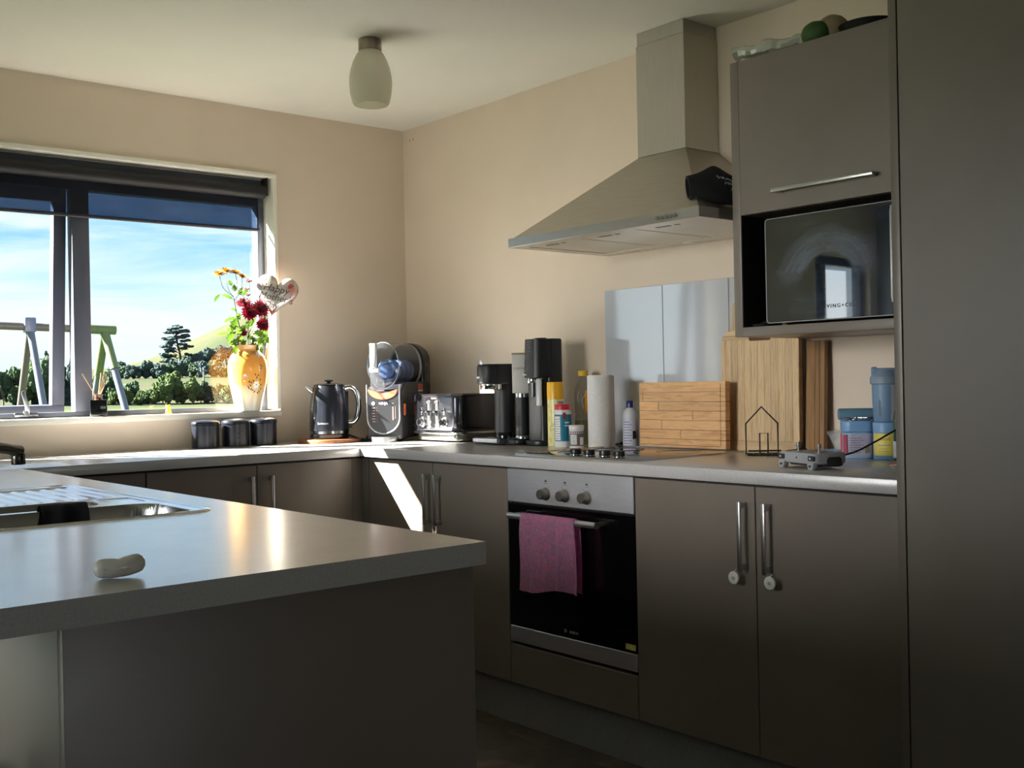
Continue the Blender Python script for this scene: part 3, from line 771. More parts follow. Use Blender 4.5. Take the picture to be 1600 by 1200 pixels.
# =================================================================== SINK AND TAP ON THE PENINSULA
def sink():
    t = thing('sink', 'stainless steel sink with one and a half bowls and ribbed drainer in the peninsula', 'sink', (0, 0, ZC))
    x0, x1, y0, y1 = -2.615, -2.118, -2.386, -1.500
    def rr(x, y, cx0, cx1, cy0, cy1, r):
        dx = abs(x - (cx0 + cx1) / 2) - ((cx1 - cx0) / 2 - r); dy = abs(y - (cy0 + cy1) / 2) - ((cy1 - cy0) / 2 - r)
        return math.hypot(max(dx, 0), max(dy, 0)) + min(max(dx, dy), 0) - r
    def sst(e0, e1, v):
        q = max(0, min(1, (v - e0) / (e1 - e0))); return q * q * (3 - 2 * q)
    def h(x, y):
        e = rr(x, y, x0, x1, y0, y1, .045)
        z = .0045 * sst(-.001, -.008, e) - .0025 * sst(-.012, -.022, e)
        for b, dep in (((-2.575, -2.160, -2.374, -2.128, .06), .17), ((-2.575, -2.250, -2.098, -1.958, .05), .13)):
            d = rr(x, y, *b); z -= dep * sst(.003, -.014, d)
        # draining board
        d = rr(x, y, -2.585, -2.150, -1.935, -1.540, .03)
        z -= .004 * sst(0, -.008, d)
        if d < -.012: z += .0035 * sst(-.012, -.03, d) * max(0, math.sin((x + 2.585) / .036 * 2 * PI)) ** 2
        d = rr(x, y, -2.235, -2.145, -2.10, -1.96, .03); z -= .0025 * sst(0, -.01, d)
        return z
    bm = new(); nx, ny = 150, 240; g = []
    for j in range(ny + 1):
        row = []
        for i in range(nx + 1):
            x = x0 + (x1 - x0) * i / nx; y = y0 + (y1 - y0) * j / ny
            # round the outer corners
            row.append(bm.verts.new((x, y, h(x, y))) if rr(x, y, x0, x1, y0, y1, .045) < .0015 else None)
        g.append(row)
    for j in range(ny):
        for i in range(nx):
            q = (g[j][i], g[j][i + 1], g[j + 1][i + 1], g[j + 1][i])
            if all(q): bm.faces.new(q)
    obj('bowls_and_drainer', bm, mat('sink_steel', (196, 196, 200), .18, 1., rvar=.05, vscale=12), t, 60)
    for x, y, z in ((-2.37, -2.25, -.1645), (-2.41, -2.03, -.1245)):
        bm = new(); lathe(bm, [(0, z - .001), (.030, z), (.038, z + .003), (.040, z + .002)], 24, Matrix.Translation((x, y, 0))); obj('waste', bm, CHROME, t)
sink()
t = thing('tap', 'chrome swivel tap arching over the sink at the left edge', 'tap', (-2.592, -1.925, ZC))
bm = new(); lathe(bm, [(0, .001), (.028, .001), (.028, .008), (.022, .014), (.021, .07), (.019, .085), (0, .088)], 24); obj('tap_body', bm, CHROME, t)
bm = new(); P = smooth_path([(0, 0, .06), (.03, .01, .085), (.10, .035, .115), (.17, .065, .127), (.215, .085, .122), (.248, .099, .112)], 6)
tube(bm, P, [.0125] * (len(P) - 4) + [.0135, .0145, .0155, .016], 14); obj('spout', bm, mat('worn_chrome', (120, 118, 116), .22, 1.), t)
bm = new(); cyl(bm, .0155, -.014, .012, 18, Matrix.Translation((.245, .098, .098)), .002); obj('aerator', bm, mat('aerator_dark', (70, 68, 64), .25, 1.), t)
bm = new(); tube(bm, [(0, 0, .085), (-.01, -.05, .115), (-.015, -.085, .125)], [.008, .007, .009], 10); obj('lever', bm, CHROME, t)

# dark cloth over the sink divider
bm = new(); g = []
nx, ns = 18, 26
for j in range(ns + 1):
    row = []
    for i in range(nx + 1):
        u = i / nx; s = j / ns; L1, L2 = .05, .11; d = s * (L1 + .035 + L2)
        x = -2.392 + u * .095 + .004 * math.sin(6 * s)
        w = .0025 * math.sin(u * 11 + s * 6)
        if d < L1: y, z = -2.094 + w, ZC + .004 - (L1 - d)
        elif d < L1 + .035: q = (d - L1) / .035; y, z = -2.094 - .037 * q, ZC + .004 + .007 * math.sin(PI * q) + .003
        else: q = d - L1 - .035; y, z = -2.132 - .018 * min(1, q / .03) - w - .02 * q, ZC + .004 - q
        row.append(bm.verts.new((x, y, z)))
    g.append(row)
for j in range(ns):
    for i in range(nx): bm.faces.new((g[j][i], g[j][i + 1], g[j + 1][i + 1], g[j + 1][i]))
bmesh.ops.solidify(bm, geom=bm.faces[:], thickness=.004)
tag(obj('dish_cloth', bm, mat('black_cloth', (26, 28, 30), .9, bump=.5, bscale=300), None, 60), 'black dish cloth draped over the divider between the sink bowls', 'cloth')

# white bean-shaped earbud case
t = thing('earbud_case', 'small glossy white bean-shaped case at the front of the peninsula', 'earbud case', (-2.562, -3.030, ZC), math.radians(-22))
bm = new(); P = smooth_path([(-.0205, .000, .0136), (-.012, .0, .0134), (-.001, -.001, .0132), (.008, .002, .0146), (.0195, .007, .0168)], 6); n = len(P)
rs = []
for i in range(n):
    f = i / (n - 1); rs.append(.0130 - .0010 * math.exp(-((f - .52) / .14) ** 2))
cap = [(-.0235 - .0118 * math.cos(a), 0, .0125) for a in (0,)]
Pa = [Vector((-.0205 - .0130 * math.sin(a), 0, .0136)) for a in (1.5, 1.25, .9, .5)]; ra = [.0130 * math.cos(a) + .0004 for a in (1.5, 1.25, .9, .5)]
ev = (P[-1] - P[-2]).normalized()
Pb = [P[-1] + ev * .0130 * math.sin(a) for a in (.5, .9, 1.25, 1.5)]; rb = [.0130 * math.cos(a) + .0004 for a in (.5, .9, 1.25, 1.5)]
tube(bm, Pa + P + Pb, ra + rs + rb, 20, flat=1.02)
obj('case_shell', bm, mat('glossy_white', (216, 212, 206), .12), t, 60)
bm = new(); ball(bm, (-.0190, -.0128, .0136), .0013, 1); obj('status_light', bm, mat('grey_dot', (190, 190, 185), .3), t)

# =================================================================== WINDOW-SIDE WORKTOP
for x, y, lab in ((-1.106, -.095, 'leftmost of three black lidded canisters under the window'), (-.968, -.095, 'middle black lidded canister under the window, small mark on it'), (-.842, -.105, 'right-hand black lidded canister, nearest the kettle')):
    t = thing('canister', lab, 'canister', (x, y, ZC), -.3, 'black canisters under the window')
    bm = new(); lathe(bm, [(0, .0005), (.0555, .0005), (.057, .002), (.0575, .094), (.055, .096), (0, .096)], 40); obj('canister_body', bm, mat('black_enamel', (26, 29, 38), .25, spec=.6), t)
    bm = new(); lathe(bm, [(.0575, .0955), (.060, .0965), (.060, .107), (.0585, .109), (.045, .1145), (.02, .1175), (0, .118)], 40); obj('lid', bm, MATS['black_enamel'], t)
    if x == -.968:
        bm = text_bm('T', .016, front(0, -.0585, .055)); b2 = text_bm('tea', .010, front(0, -.0585, .038)); merge(bm, b2); obj('lettering', bm, mat('dark_grey_print', (60, 62, 70), .5), t, 0)

t = thing('trivet_board', 'round reddish wooden board under the kettle', 'board', (-.575, -.215, ZC))
bm = new(); cyl(bm, .142, .0004, .016, 48, None, .003); obj('board_disc', bm, wood('red_wood', (104, 58, 36), (150, 92, 60), (3, 14, 3), 5, .35), t)

def kettle():
    t = thing('kettle', 'dark grey electric kettle with chrome handle on a round wooden board', 'kettle', (-.575, -.215, ZC + .0162), math.radians(-30))
    KB = mat('kettle_gunmetal', (38, 41, 50), .25, .5, coat=.4)
    bm = new(); lathe(bm, [(0, .001), (.080, .001), (.086, .004), (.087, .018), (.084, .022), (0, .022)], 40); obj('power_base', bm, BLACKG, t)
    bm = new(); lathe(bm, [(.083, .022), (.0885, .024), (.0885, .036), (.086, .038)], 40); obj('chrome_ring', bm, CHROME, t)
    bm = new(); lathe(bm, [(.084, .037), (.088, .040), (.0885, .06), (.0875, .10), (.084, .15), (.077, .20), (.070, .228), (.066, .236), (.0, .236)], 44); obj('kettle_body', bm, KB, t)
    bm = new(); lathe(bm, [(.067, .2355), (.066, .240), (.05, .245), (.0, .247)], 36); lathe(bm, [(.0, .246), (.008, .247), (.010, .252), (.019, .254), (.019, .259), (.012, .262), (0, .262)], 20); obj('lid', bm, BLACKG, t)
    bm = new(); P = [(-.064, 0, .205), (-.085, 0, .222), (-.100, 0, .234)]; tube(bm, P, [.020, .014, .008], 14, flat=.8); obj('spout', bm, CHROME, t)
    bm = new(); P = smooth_path([(.066, 0, .222), (.092, 0, .229), (.116, 0, .214), (.129, 0, .175), (.131, 0, .130), (.121, 0, .090), (.103, 0, .072), (.084, 0, .072)], 6); tube(bm, P, .0095, 12, flat=1.25); obj('handle', bm, CHROME, t)
    bm = new(); bx(bm, .074, .086, -.006, .006, .05, .21, .003); bx(bm, .086, .100, -.008, .008, .046, .056, .003); obj('handle_spine', bm, BLACKS, t, 30)
    bm = text_bm('Sunbeam', .0135, front(-.030, -.083, .070)); bvh = None
    for v in bm.verts:
        a = v.co.x / .0880; v.co = Vector((.0890 * math.sin(a), -.0890 * math.cos(a) + (v.co.y + .083) * .2, v.co.z))
    obj('lettering', bm, MATS['silver_print'], t, 0)
kettle()
bm = new(); P = smooth_path([(-.505, -.262, ZC + .03), (-.47, -.30, ZC + .012), (-.43, -.31, ZC + .006), (-.40, -.28, ZC + .008), (-.37, -.24, ZC + .006), (-.32, -.12, ZC + .006), (-.24, -.03, ZC + .02)], 6)
P2 = smooth_path([(-.49, -.285, ZC + .006), (-.455, -.335, ZC + .006), (-.425, -.34, ZC + .014), (-.405, -.30, ZC + .006)], 5)
tube(bm, P, .0042, 8); tube(bm, P2, .004, 8)
tag(obj('looped_cable', bm, RUBBER), 'black cable curling between the kettle and the drink machine', 'cord')

def slush():
    t = thing('slush_machine', 'dark grey frozen drink machine with clear drum in the corner', 'drink machine', (-.262, -.310, ZC), math.radians(-55))
    G = mat('charcoal_plastic', (40, 40, 44), .45); G2 = mat('charcoal_panel', (26, 27, 32), .4)
    w = .165
    bm = new()
    prof = [(-.195, .012), (.20, .012), (.20, .245), (.185, .262), (-.13, .262), (-.165, .25), (-.19, .225)]
    prism(bm, prof, w, Matrix(((0, 0, 1, -w / 2), (1, 0, 0, 0), (0, 1, 0, 0), (0, 0, 0, 1))), .008, 3)
    body = obj('body', bm, G, t, 35)
    bm = new()
    for i in range(13): z = .035 + i * .0145; bx(bm, w / 2 - .001, w / 2 + .0022, -.115, .165, z, z + .008, .001, 1)
    obj('side_ribs', bm, mat('charcoal_rib', (50, 50, 54), .5), body, 0)
    # front panel, U outlined in silver
    U = [(-.072, .222)] + [(.072 * math.cos(a), .108 + .072 * math.sin(a)) for a in [PI + PI * q / 16 for q in range(17)]] + [(.072, .222)]
    bm = new(); prism(bm, U, .008, front(0, -.194, 0)); obj('front_panel', bm, G2, t, 30)
    bm = new(); tube(bm, [(x * 1.06, -.200, z) for x, z in [(-.072, .252)] + U + [(.072, .252)]], .0036, 8); obj('silver_trim', bm, mat('silver_plastic', (190, 192, 196), .3, .6), t)
    cr = [(.070 * math.cos(a), .232 + .046 * math.sin(a)) for a in [PI + PI * q / 14 for q in range(15)]] + [(.03, .219), (0, .214), (-.03, .219)]
    bm = new(); prism(bm, cr, .002, front(0, -.2025, 0)); obj('orange_label', bm, mat('orange_sticker', (222, 104, 70), .45), t, 0)
    bm = new()
    for q in range(3): bx(bm, -.026 + .006 * q, .030 - .006 * q, -.2052, -.2046, .207 - q * .006, .209 - q * .006)
    obj('label_lines', bm, mat('pale_orange_print', (240, 190, 160), .5), t, 0)
    PR = mat('pale_print', (205, 208, 212), .5)
    bm = text_bm('NINJA', .0155, front(.001, -.2025, .168)); obj('lettering', bm, PR, t, 0)
    bm = new(); cyl(bm, .0078, 0, .0012, 20, front(-.046, -.2022, .169)); obj('power_button', bm, PR, t)
    bm = new()
    for i in range(6):
        z = .148 - i * .012
        bx(bm, -.053 + .003 * (i % 2), -.038, -.2032, -.2022, z, z + .0022); bx(bm, -.030, -.0285, -.2032, -.2022, z, z + .002)
    for i in range(10): bx(bm, .043, .049, -.2032, -.2022, .150 - i * .006, .1535 - i * .006)
    for i in range(7): bx(bm, .056, .058, -.2032, -.2022, .150 - i * .008, .155 - i * .008)
    bx(bm, .043, .050, -.2032, -.2022, .168, .1695)
    obj('control_marks', bm, mat('grey_orange_print', (190, 150, 140), .5), t, 0)
    # drip tray
    hd = [(.062 * math.cos(a), -.195 + .052 * math.sin(a)) for a in [PI + PI * q / 18 for q in range(19)]]
    bm = new(); prism(bm, hd, .022, Matrix.Translation((0, 0, .0008)), .002); obj('drip_tray', bm, STEELH, t)
    bm = new(); bx(bm, -.07, -.05, -.18, -.16, 0, .013); bx(bm, .05, .07, -.18, -.16, 0, .013); bx(bm, -.07, -.05, .16, .18, 0, .013); bx(bm, .05, .07, .16, .18, 0, .013); obj('feet', bm, RUBBER, t, 0)
    # rear housing and drum
    arch = [(-.082, .25)] + [(.082 * math.cos(a), .355 + .088 * math.sin(a)) for a in [PI - PI * q / 18 for q in range(19)]] + [(.082, .25)]
    bm = new(); prism(bm, arch, .095, front(0, .198, 0), .01, 3); rh = obj('rear_housing', bm, mat('black_housing', (30, 30, 33), .35), t, 35)
    bm = new(); bx(bm, .082, .0865, .115, .165, .262, .345, .002); cyl(bm, .016, 0, .005, 18, Matrix.Translation((.0862, .14, .315)) @ Matrix.Rotation(PI / 2, 4, 'Y'), 0, 1.3, .8); obj('side_latch', bm, mat('latch_grey', (76, 78, 78), .35), rh)
    CL = clear_mat('clear_drum', (.84, .88, .94), .9, .03, .035, (.60, .66, .76))
    Md = front(0, 0, 0)
    bm = new(); lathe(bm, [(0, .232), (.045, .230), (.064, .222), (.072, .206), (.0735, .19), (.0745, -.10)], 44, Matrix.Translation((0, 0, .335)) @ Md, 1., 1.38); obj('drum', bm, CL, t)
    bm = new(); lathe(bm, [(.0745, -.075), (.077, -.078), (.077, -.10), (.0745, -.102)], 44, Matrix.Translation((0, 0, .335)) @ Md, 1., 1.38); obj('drum_seal', bm, mat('clear_rim', (150, 156, 166), .25), t)
    bm = new(); lathe(bm, [(.0738, .196), (.0755, .192), (.0738, .188)], 44, Matrix.Translation((0, 0, .335)) @ Md, 1., 1.38); obj('drum_front_rim', bm, MATS['clear_rim'], t)
    BL = mat('blue_auger', (70, 92, 132), .4)
    bm = new(); P = []; R = []
    for i in range(70):
        a = i * .42; r = .040; P.append((r * math.cos(a), -.165 + i * .0038, .310 + r * 1.1 * math.sin(a))); R.append(.011)
    tube(bm, P, R, 7); cyl(bm, .030, -.10, .165, 20, Matrix.Translation((0, 0, .310)) @ Md); obj('auger', bm, BL, t)
    # dispenser
    bm = new(); bx(bm, -.036, -.006, -.262, -.234, .325, .432, .004); obj('lever_handle', bm, mat('bright_silver', (214, 214, 212), .22, .75), t, 30)
    bm = new(); bx(bm, -.040, .002, -.258, -.230, .305, .326, .003); obj('lever_collar', bm, mat('pale_clear_plastic', (214, 216, 220), .2), t, 30)
    bm = new(); bx(bm, -.038, .024, -.258, -.2325, .222, .305, .008); obj('spout_shroud', bm, clear_mat('clear_shroud', (.85, .86, .88), .9, .05, .05, (.7, .72, .76)), t, 30)
    # stickers on the side
    bm = new(); bx(bm, w / 2 - .0005, w / 2 + .0012, .02, .085, .226, .252); obj('sticker', bm, mat('brick_red_sticker', (170, 84, 66), .5), body, 0)
    bm = new(); bx(bm, w / 2 - .0005, w / 2 + .0012, .025, .085, .207, .225); obj('sticker', bm, mat('cream_sticker', (205, 196, 182), .5, var=.2, vscale=80), body, 0)
    bm = new(); bx(bm, w / 2 - .0005, w / 2 + .0012, -.165, -.142, .115, .165); obj('sticker', bm, MATS['orange_sticker'], body, 0)
slush()

def toaster():
    t = thing('toaster', 'black and chrome four-slice toaster with twin levers, right of the drink machine', 'toaster', (-.19, -.655, ZC), TO_LEFT)
    TB = mat('toaster_black', (84, 84, 90), .16, .9, coat=.4)
    w, d = .335, .27
    bm = new(); prism(bm, rrect(w, d, .035, 6), .158, Matrix.Translation((0, 0, .048)), .018, 4); body = obj('toaster_body', bm, TB, t, 40)
    bm = new(); prism(bm, rrect(w + .006, d + .006, .037, 6), .010, Matrix.Translation((0, 0, .036)), .002); obj('chrome_band', bm, CHROME, t, 40)
    bm = new(); prism(bm, rrect(w - .03, d - .03, .03, 6), .028, Matrix.Translation((0, 0, .008)), .006); obj('base', bm, mat('base_grey_gloss', (120, 118, 112), .2, .7), t, 40)
    for sx in (-1, 1):
        for sy in (-1, 1): bm = new(); cyl(bm, .012, 0, .010, 12, Matrix.Translation((sx * .12, sy * .09, 0))); obj('foot', bm, RUBBER, t)
    for s in (-1, 1):
        x = s * .029; y = -d / 2
        bm = new(); tube(bm, [(x + px, y - .001, z) for px, z in rrect(.026, .118, .012, 5, 0, .118)], .0032, 8, True); obj('lever_frame', bm, CHROME, t)
        bm = new(); prism(bm, rrect(.020, .112, .009, 5, 0, .118), .002, front(x, y + .0005, 0)); obj('lever_slot', bm, BLACKM, t, 0)
        bm = new(); bx(bm, x - .020, x + .012, y - .022, y - .001, .128, .137, .003); obj('lever', bm, BLACKG, t, 30)
        x = s * .082
        bm = new(); lathe(bm, [(0, 0), (.024, 0), (.024, .003), (.018, .005), (.0165, .018), (0, .019)], 26, front(x, y, .085)); obj('dial', bm, CHROME, t)
        bm = new(); cyl(bm, .012, .019, .0195, 18, front(x, y, .085)); obj('dial_cap', bm, BLACKG, t)
        bm = new(); bx(bm, x - .012, x + .006, y - .004, y, .125, .149, .002); bx(bm, x - .012, x + .006, y - .004, y, .118, .123, .001); obj('push_button', bm, CHROME, t, 30)
    bm = text_bm('Sunbeam', .010, front(0.01, -d / 2 - .001, .188)); obj('lettering', bm, MATS['silver_print'], t, 0)
    for s in (-1, 1): bm = new(); bx(bm, s * .07 - .055, s * .07 + .055, -.09, -.055, .2065, .2069); bx(bm, s * .07 - .055, s * .07 + .055, .0, .035, .2065, .2069); obj('bread_slot', bm, BLACKM, t, 0)
toaster()

def coffee():
    t = thing('coffee_machine', 'matt black pod coffee machine with overhanging head and frother cup', 'coffee machine', (-.215, -1.012, ZC), TO_LEFT)
    B = mat('matt_black_coffee', (32, 33, 38), .42)
    bm = new(); prism(bm, rrect(.255, .19, .03, 6, .04, .02), .018, Matrix.Translation((0, 0, .004)), .004); obj('base', bm, BLACKS, t, 40)
    bm = new(); prism(bm, rrect(.165, .10, .012, 4, 0, -.060), .020, Matrix.Translation((0, 0, .006)), .003); bx(bm, -.078, .078, -.113, -.110, .010, .024); obj('drip_tray', bm, mat('tray_grey_metal', (130, 132, 138), .3, .9), t, 40)
    bm = new(); prism(bm, rrect(.155, .088, .010, 4, 0, -.060), .001, Matrix.Translation((0, 0, .0262))); obj('drip_grid', bm, BLACKG, t, 0)
    bm = new(); lathe(bm, [(.046, .022), (.046, .058), (.0455, .060), (.0455, .26), (0, .26)], 36); obj('column', bm, B, t)
    bm = new(); lathe(bm, [(.0475, .024), (.0475, .045), (.046, .047)], 36); obj('column_foot', bm, BLACKG, t)
    head = [(.056 * math.cos(a), -.075 + .056 * math.sin(a)) for a in [PI + PI * q / 16 for q in range(17)]] + [(.056 * math.cos(a), .055 + .056 * math.sin(a)) for a in [PI * q / 16 for q in range(17)]]
    bm = new(); prism(bm, head, .078, Matrix.Translation((0, 0, .244)), .008, 3); h = obj('brew_head', bm, B, t, 40)
    bm = new(); prism(bm, [(x * .97, y * .985) for x, y in head], .003, Matrix.Translation((0, 0, .3225)), .001); obj('top_plate', bm, BLACKG, h, 40)
    bm = new(); lathe(bm, [(.0, .222), (.045, .222), (.0465, .224), (.0465, .2438), (0, .2438)], 36, Matrix.Translation((0, -.072, 0))); obj('chrome_collar', bm, CHROME, t)
    bm = new(); prism(bm, [(.011 * math.cos(a), .0045 * math.sin(a)) for a in [2 * PI * q / 20 for q in range(20)]], .0016, front(-.012, -.1305, .272)); obj('badge', bm, MATS['silver_print'], h, 0)
    # frother cup
    bm = new(); lathe(bm, [(0, .0225), (.030, .0225), (.031, .024), (.031, .080), (.0295, .083), (.0295, .190), (0, .190)], 28, Matrix.Translation((.115, -.005, 0))); f = obj('frother_cup', bm, B, t)
    bm = new(); lathe(bm, [(.0305, .190), (.0305, .204), (.028, .206), (0, .206)], 28, Matrix.Translation((.115, -.005, 0))); lathe(bm, [(.0318, .024), (.0318, .034), (.031, .036)], 28, Matrix.Translation((.115, -.005, 0))); obj('frother_ring', bm, CHROME, f)
coffee()
t = thing('coffee_tin', 'white rectangular coffee tin standing on the frother cup', 'tin', (-.222, -1.122, ZC + .2065), math.radians(-46))
bm = new(); bx(bm, -.034, .034, -.022, .022, 0, .156, .002); obj('tin_body', bm, mat('white_card', (222, 220, 214), .5), t, 30)
bm = new(); bx(bm, -.0345, .0345, -.0225, .0225, .1565, .1615, .001); obj('lid', bm, mat('kraft_lid', (168, 150, 122), .6), t, 30)
bm = text_bm('COFFEE', .0125, front(-.002, -.0224, .098), spacing=1.3); obj('lettering', bm, mat('soft_grey_print', (84, 82, 80), .6), t, 0)

def soda():
    t = thing('soda_maker', 'tall black sparkling water maker with a ribbed front', 'soda maker', (-.215, -1.236, ZC), TO_LEFT)
    B = mat('soda_black', (23, 24, 27), .4)
    bm = new(); prism(bm, rrect(.126, .075, .018, 5, 0, .028), .415, Matrix.Translation((0, 0, .004)), .006, 3); obj('rear_body', bm, B, t, 40)
    hd = [(.061 * math.cos(a), -.010 + .050 * math.sin(a)) for a in [PI + PI * q / 18 for q in range(19)]] + [(.061, .0), (-.061, .0)]
    bm = new(); prism(bm, hd, .152, Matrix.Translation((0, 0, .266)), .005, 2)
    for v in bm.verts: v.co.y *= 1 + .10 * (.418 - v.co.z) / .152; v.co.x *= 1 - .06 * max(0, (v.co.z - .266) / .152)
    h = obj('head', bm, B, t, 40)
    bm = new()
    for i in range(17):
        z = .288 + i * .0074; k = (1 + .10 * (.418 - z) / .152); kx = 1 - .06 * (z - .266) / .152
        tube(bm, [(.0613 * kx * math.cos(a), k * (-.010 + .0503 * math.sin(a)), z) for a in [PI * 1.02 + PI * .62 * q / 12 for q in range(13)]], .0017, 5)
    obj('ribs', bm, mat('rib_grey', (64, 66, 72), .35), h, 0)
    bm = new(); bx(bm, -.040, -.004, -.064, -.058, .276, .281, .001); obj('badge', bm, MATS['silver_print'], h, 0)
    bm = new(); cyl(bm, .016, .4155, .4235, 24, Matrix.Translation((0, .0, 0)), .002, 1.7, 1.3); obj('push_button', bm, BLACKM, h)
    bm = new(); prism(bm, rrect(.100, .055, .02, 5, 0, -.008), .245, Matrix.Translation((0, 0, .020))); obj('lower_column', bm, BLACKS, t, 40)
    bm = new(); cyl(bm, .026, .246, .2658, 26, Matrix.Translation((-.012, -.030, 0)), .002); obj('nozzle_collar', bm, CHROME, t)
    bm = new(); cyl(bm, .004, .19, .247, 10, Matrix.Translation((-.006, -.040, 0))); obj('nozzle_tube', bm, mat('pale_tube', (180, 180, 184), .3), t)
    bm = new(); bx(bm, .022, .052, -.050, -.040, .155, .262, .006); obj('bottle_guard', bm, mat('pale_guard', (176, 178, 184), .25), t, 30)
    bm = new(); cyl(bm, .062, .0004, .020, 32, Matrix.Translation((0, -.012, 0)), .004, 1., .85); obj('base', bm, BLACKS, t)
soda()

t = thing('aerosol_can', 'tall pale yellow spray can with an orange-yellow cap', 'spray can', (-.236, -1.342, ZC), -.8)
bm = new(); lathe(bm, [(0, .0004), (.0325, .0004), (.033, .003), (.033, .180), (.0325, .182), (0, .182)], 32)
k = Mt('yellow_can_print'); k.b.inputs['Roughness'].default_value = .3
c = k.ramp(k.noise(k.coords((1, 1, .7)), 38, 4, .6), [(.34, lin((236, 226, 150))), (.5, lin((240, 232, 170))), (.6, lin((220, 205, 90))), (.7, lin((244, 240, 205)))]); k.link(c, k.b.inputs['Base Color'])
obj('can_body', bm, k.m, t)
bm = new(); lathe(bm, [(.0335, .1825), (.0335, .244), (.032, .248), (0, .248)], 32); obj('cap', bm, mat('orange_yellow_plastic', (244, 186, 34), .35), t)
bm = new()
for v0, v1, z0, z1 in ((.2, 1.2, .145, .176),):
    P = [(.0334 * math.sin(a), -.0334 * math.cos(a)) for a in [v0 + (v1 - v0) * q / 8 for q in range(9)]]
    for (xa, ya), (xb, yb) in zip(P, P[1:]): vs = [bm.verts.new(p) for p in ((xa, ya, z0), (xb, yb, z0), (xb, yb, z1), (xa, ya, z1))]; bm.faces.new(vs)
    for zz in (.151, .167):
        P2 = [(x * 1.01, y * 1.01) for x, y in P]
        for (xa, ya), (xb, yb) in zip(P2[1:-1], P2[2:-1]): vs = [bm.verts.new(p) for p in ((xa, ya, zz), (xb, yb, zz), (xb, yb, zz + .004), (xa, ya, zz + .004))]; f = bm.faces.new(vs); f.material_index = 1
obj('can_label', bm, [mat('label_grey', (196, 196, 190), .5), mat('label_red', (196, 60, 60), .5)], t)

def wrap(bm, r, a0, a1, z0, z1, mi=0, n=10, lift=.0005):
    P = [((r + lift) * math.sin(a0 + (a1 - a0) * q / n), -(r + lift) * math.cos(a0 + (a1 - a0) * q / n)) for q in range(n + 1)]
    for (xa, ya), (xb, yb) in zip(P, P[1:]):
        f = bm.faces.new([bm.verts.new(p) for p in ((xa, ya, z0), (xb, yb, z0), (xb, yb, z1), (xa, ya, z1))]); f.material_index = mi

WHT = mat('white_print', (232, 232, 230), .5); BLKP = mat('black_print', (36, 36, 40), .5)
t = thing('wipes_canister', 'teal cleaning powder canister with red cap, before the yellow spray can', 'canister', (-.270, -1.418, ZC), math.radians(-48))
bm = new(); lathe(bm, [(0, .0004), (.031, .0004), (.032, .003), (.032, .136), (.0305, .142), (0, .142)], 32); obj('canister_body', bm, WHITEP, t)
bm = new(); wrap(bm, .032, -PI, PI, .024, .125, 0, 32); wrap(bm, .0324, -1.1, -.25, .028, .118, 1); wrap(bm, .0324, .1, .45, .108, .132, 2); wrap(bm, .0324, .3, .95, .092, .097, 1); wrap(bm, .0324, .3, .9, .080, .085, 1)
for q in range(9): wrap(bm, .0328, -1.0, -.4 + .08 * (q % 3), .034 + q * .009, .036 + q * .009, 3)
obj('label', bm, [mat('teal_label', (24, 122, 150), .4), WHT, mat('red_brown_print', (150, 50, 46), .5), mat('grey_text', (110, 120, 130), .5)], t)
bm = new(); lathe(bm, [(.0305, .1425), (.0305, .160), (.029, .163), (0, .163)], 32); obj('cap', bm, mat('red_plastic', (204, 40, 58), .35), t)

t = thing('pill_bottle', 'small white supplement bottle with a brown printed label', 'bottle', (-.268, -1.489, ZC), math.radians(-48))
bm = new(); lathe(bm, [(0, .0004), (.0265, .0004), (.0275, .003), (.0275, .066), (.025, .069), (0, .069)], 28); obj('bottle_body', bm, WHITEP, t)
bm = new(); wrap(bm, .0275, -PI, PI, .008, .062, 0, 28); wrap(bm, .0278, -.8, .1, .014, .050, 1); wrap(bm, .0278, .55, 1.2, .012, .040, 1)
for q in range(6): wrap(bm, .0281, -.7, -.05, .017 + q * .0055, .019 + q * .0055, 2)
for q in range(10): wrap(bm, .0281, -1.2 + q * .25, -1.08 + q * .25, .054, .059, 1)
obj('label', bm, [mat('taupe_label', (120, 104, 104), .5), WHT, mat('grey_text', (110, 120, 130), .5)], t)
bm = new(); lathe(bm, [(.0285, .0695), (.0285, .083), (.027, .085), (0, .085)], 28); obj('cap', bm, WHITEP, t)

t = thing('oil_bottle', 'clear plastic cooking oil bottle with yellow cap, behind the paper towel', 'bottle', (-.080, -1.335, ZC), math.radians(-45))
bm = new(); prof = [(0, .0004), (.034, .0006), (.037, .006), (.037, .10), (.033, .115), (.036, .13), (.037, .20), (.033, .225), (.022, .250), (.015, .262), (.015, .272)]
lathe(bm, prof, 32); obj('bottle_body', bm, clear_mat('clear_bottle', (.86, .86, .84), .9, .03, .06, (.7, .7, .66)), t)
bm = new(); lathe(bm, [(0, .002), (.0345, .003), (.0348, .092), (0, .0925)], 28); obj('oil', bm, clear_mat('pale_oil', (.80, .74, .40), .6, .05, .35, (.75, .70, .38)), t)
bm = new(); wrap(bm, .0372, .15, 1.0, .125, .215, 0); obj('label', bm, mat('orange_yellow_label', (240, 170, 30), .4), t)
bm = new(); lathe(bm, [(.0165, .268), (.0205, .270), (.0205, .289), (.019, .291), (0, .291)], 26); obj('cap', bm, mat('lemon_plastic', (238, 196, 60), .35), t)
bm = new(); tube(bm, smooth_path([(.0, -.0375, .14), (-.006, -.039, .175), (.004, -.038, .19), (.014, -.035, .21)], 5), .0012, 5); tube(bm, smooth_path([(-.02, -.033, .165), (-.023, -.031, .19), (-.016, -.030, .213)], 5), .0015, 5); obj('moulded_ridges', bm, WHT, t)

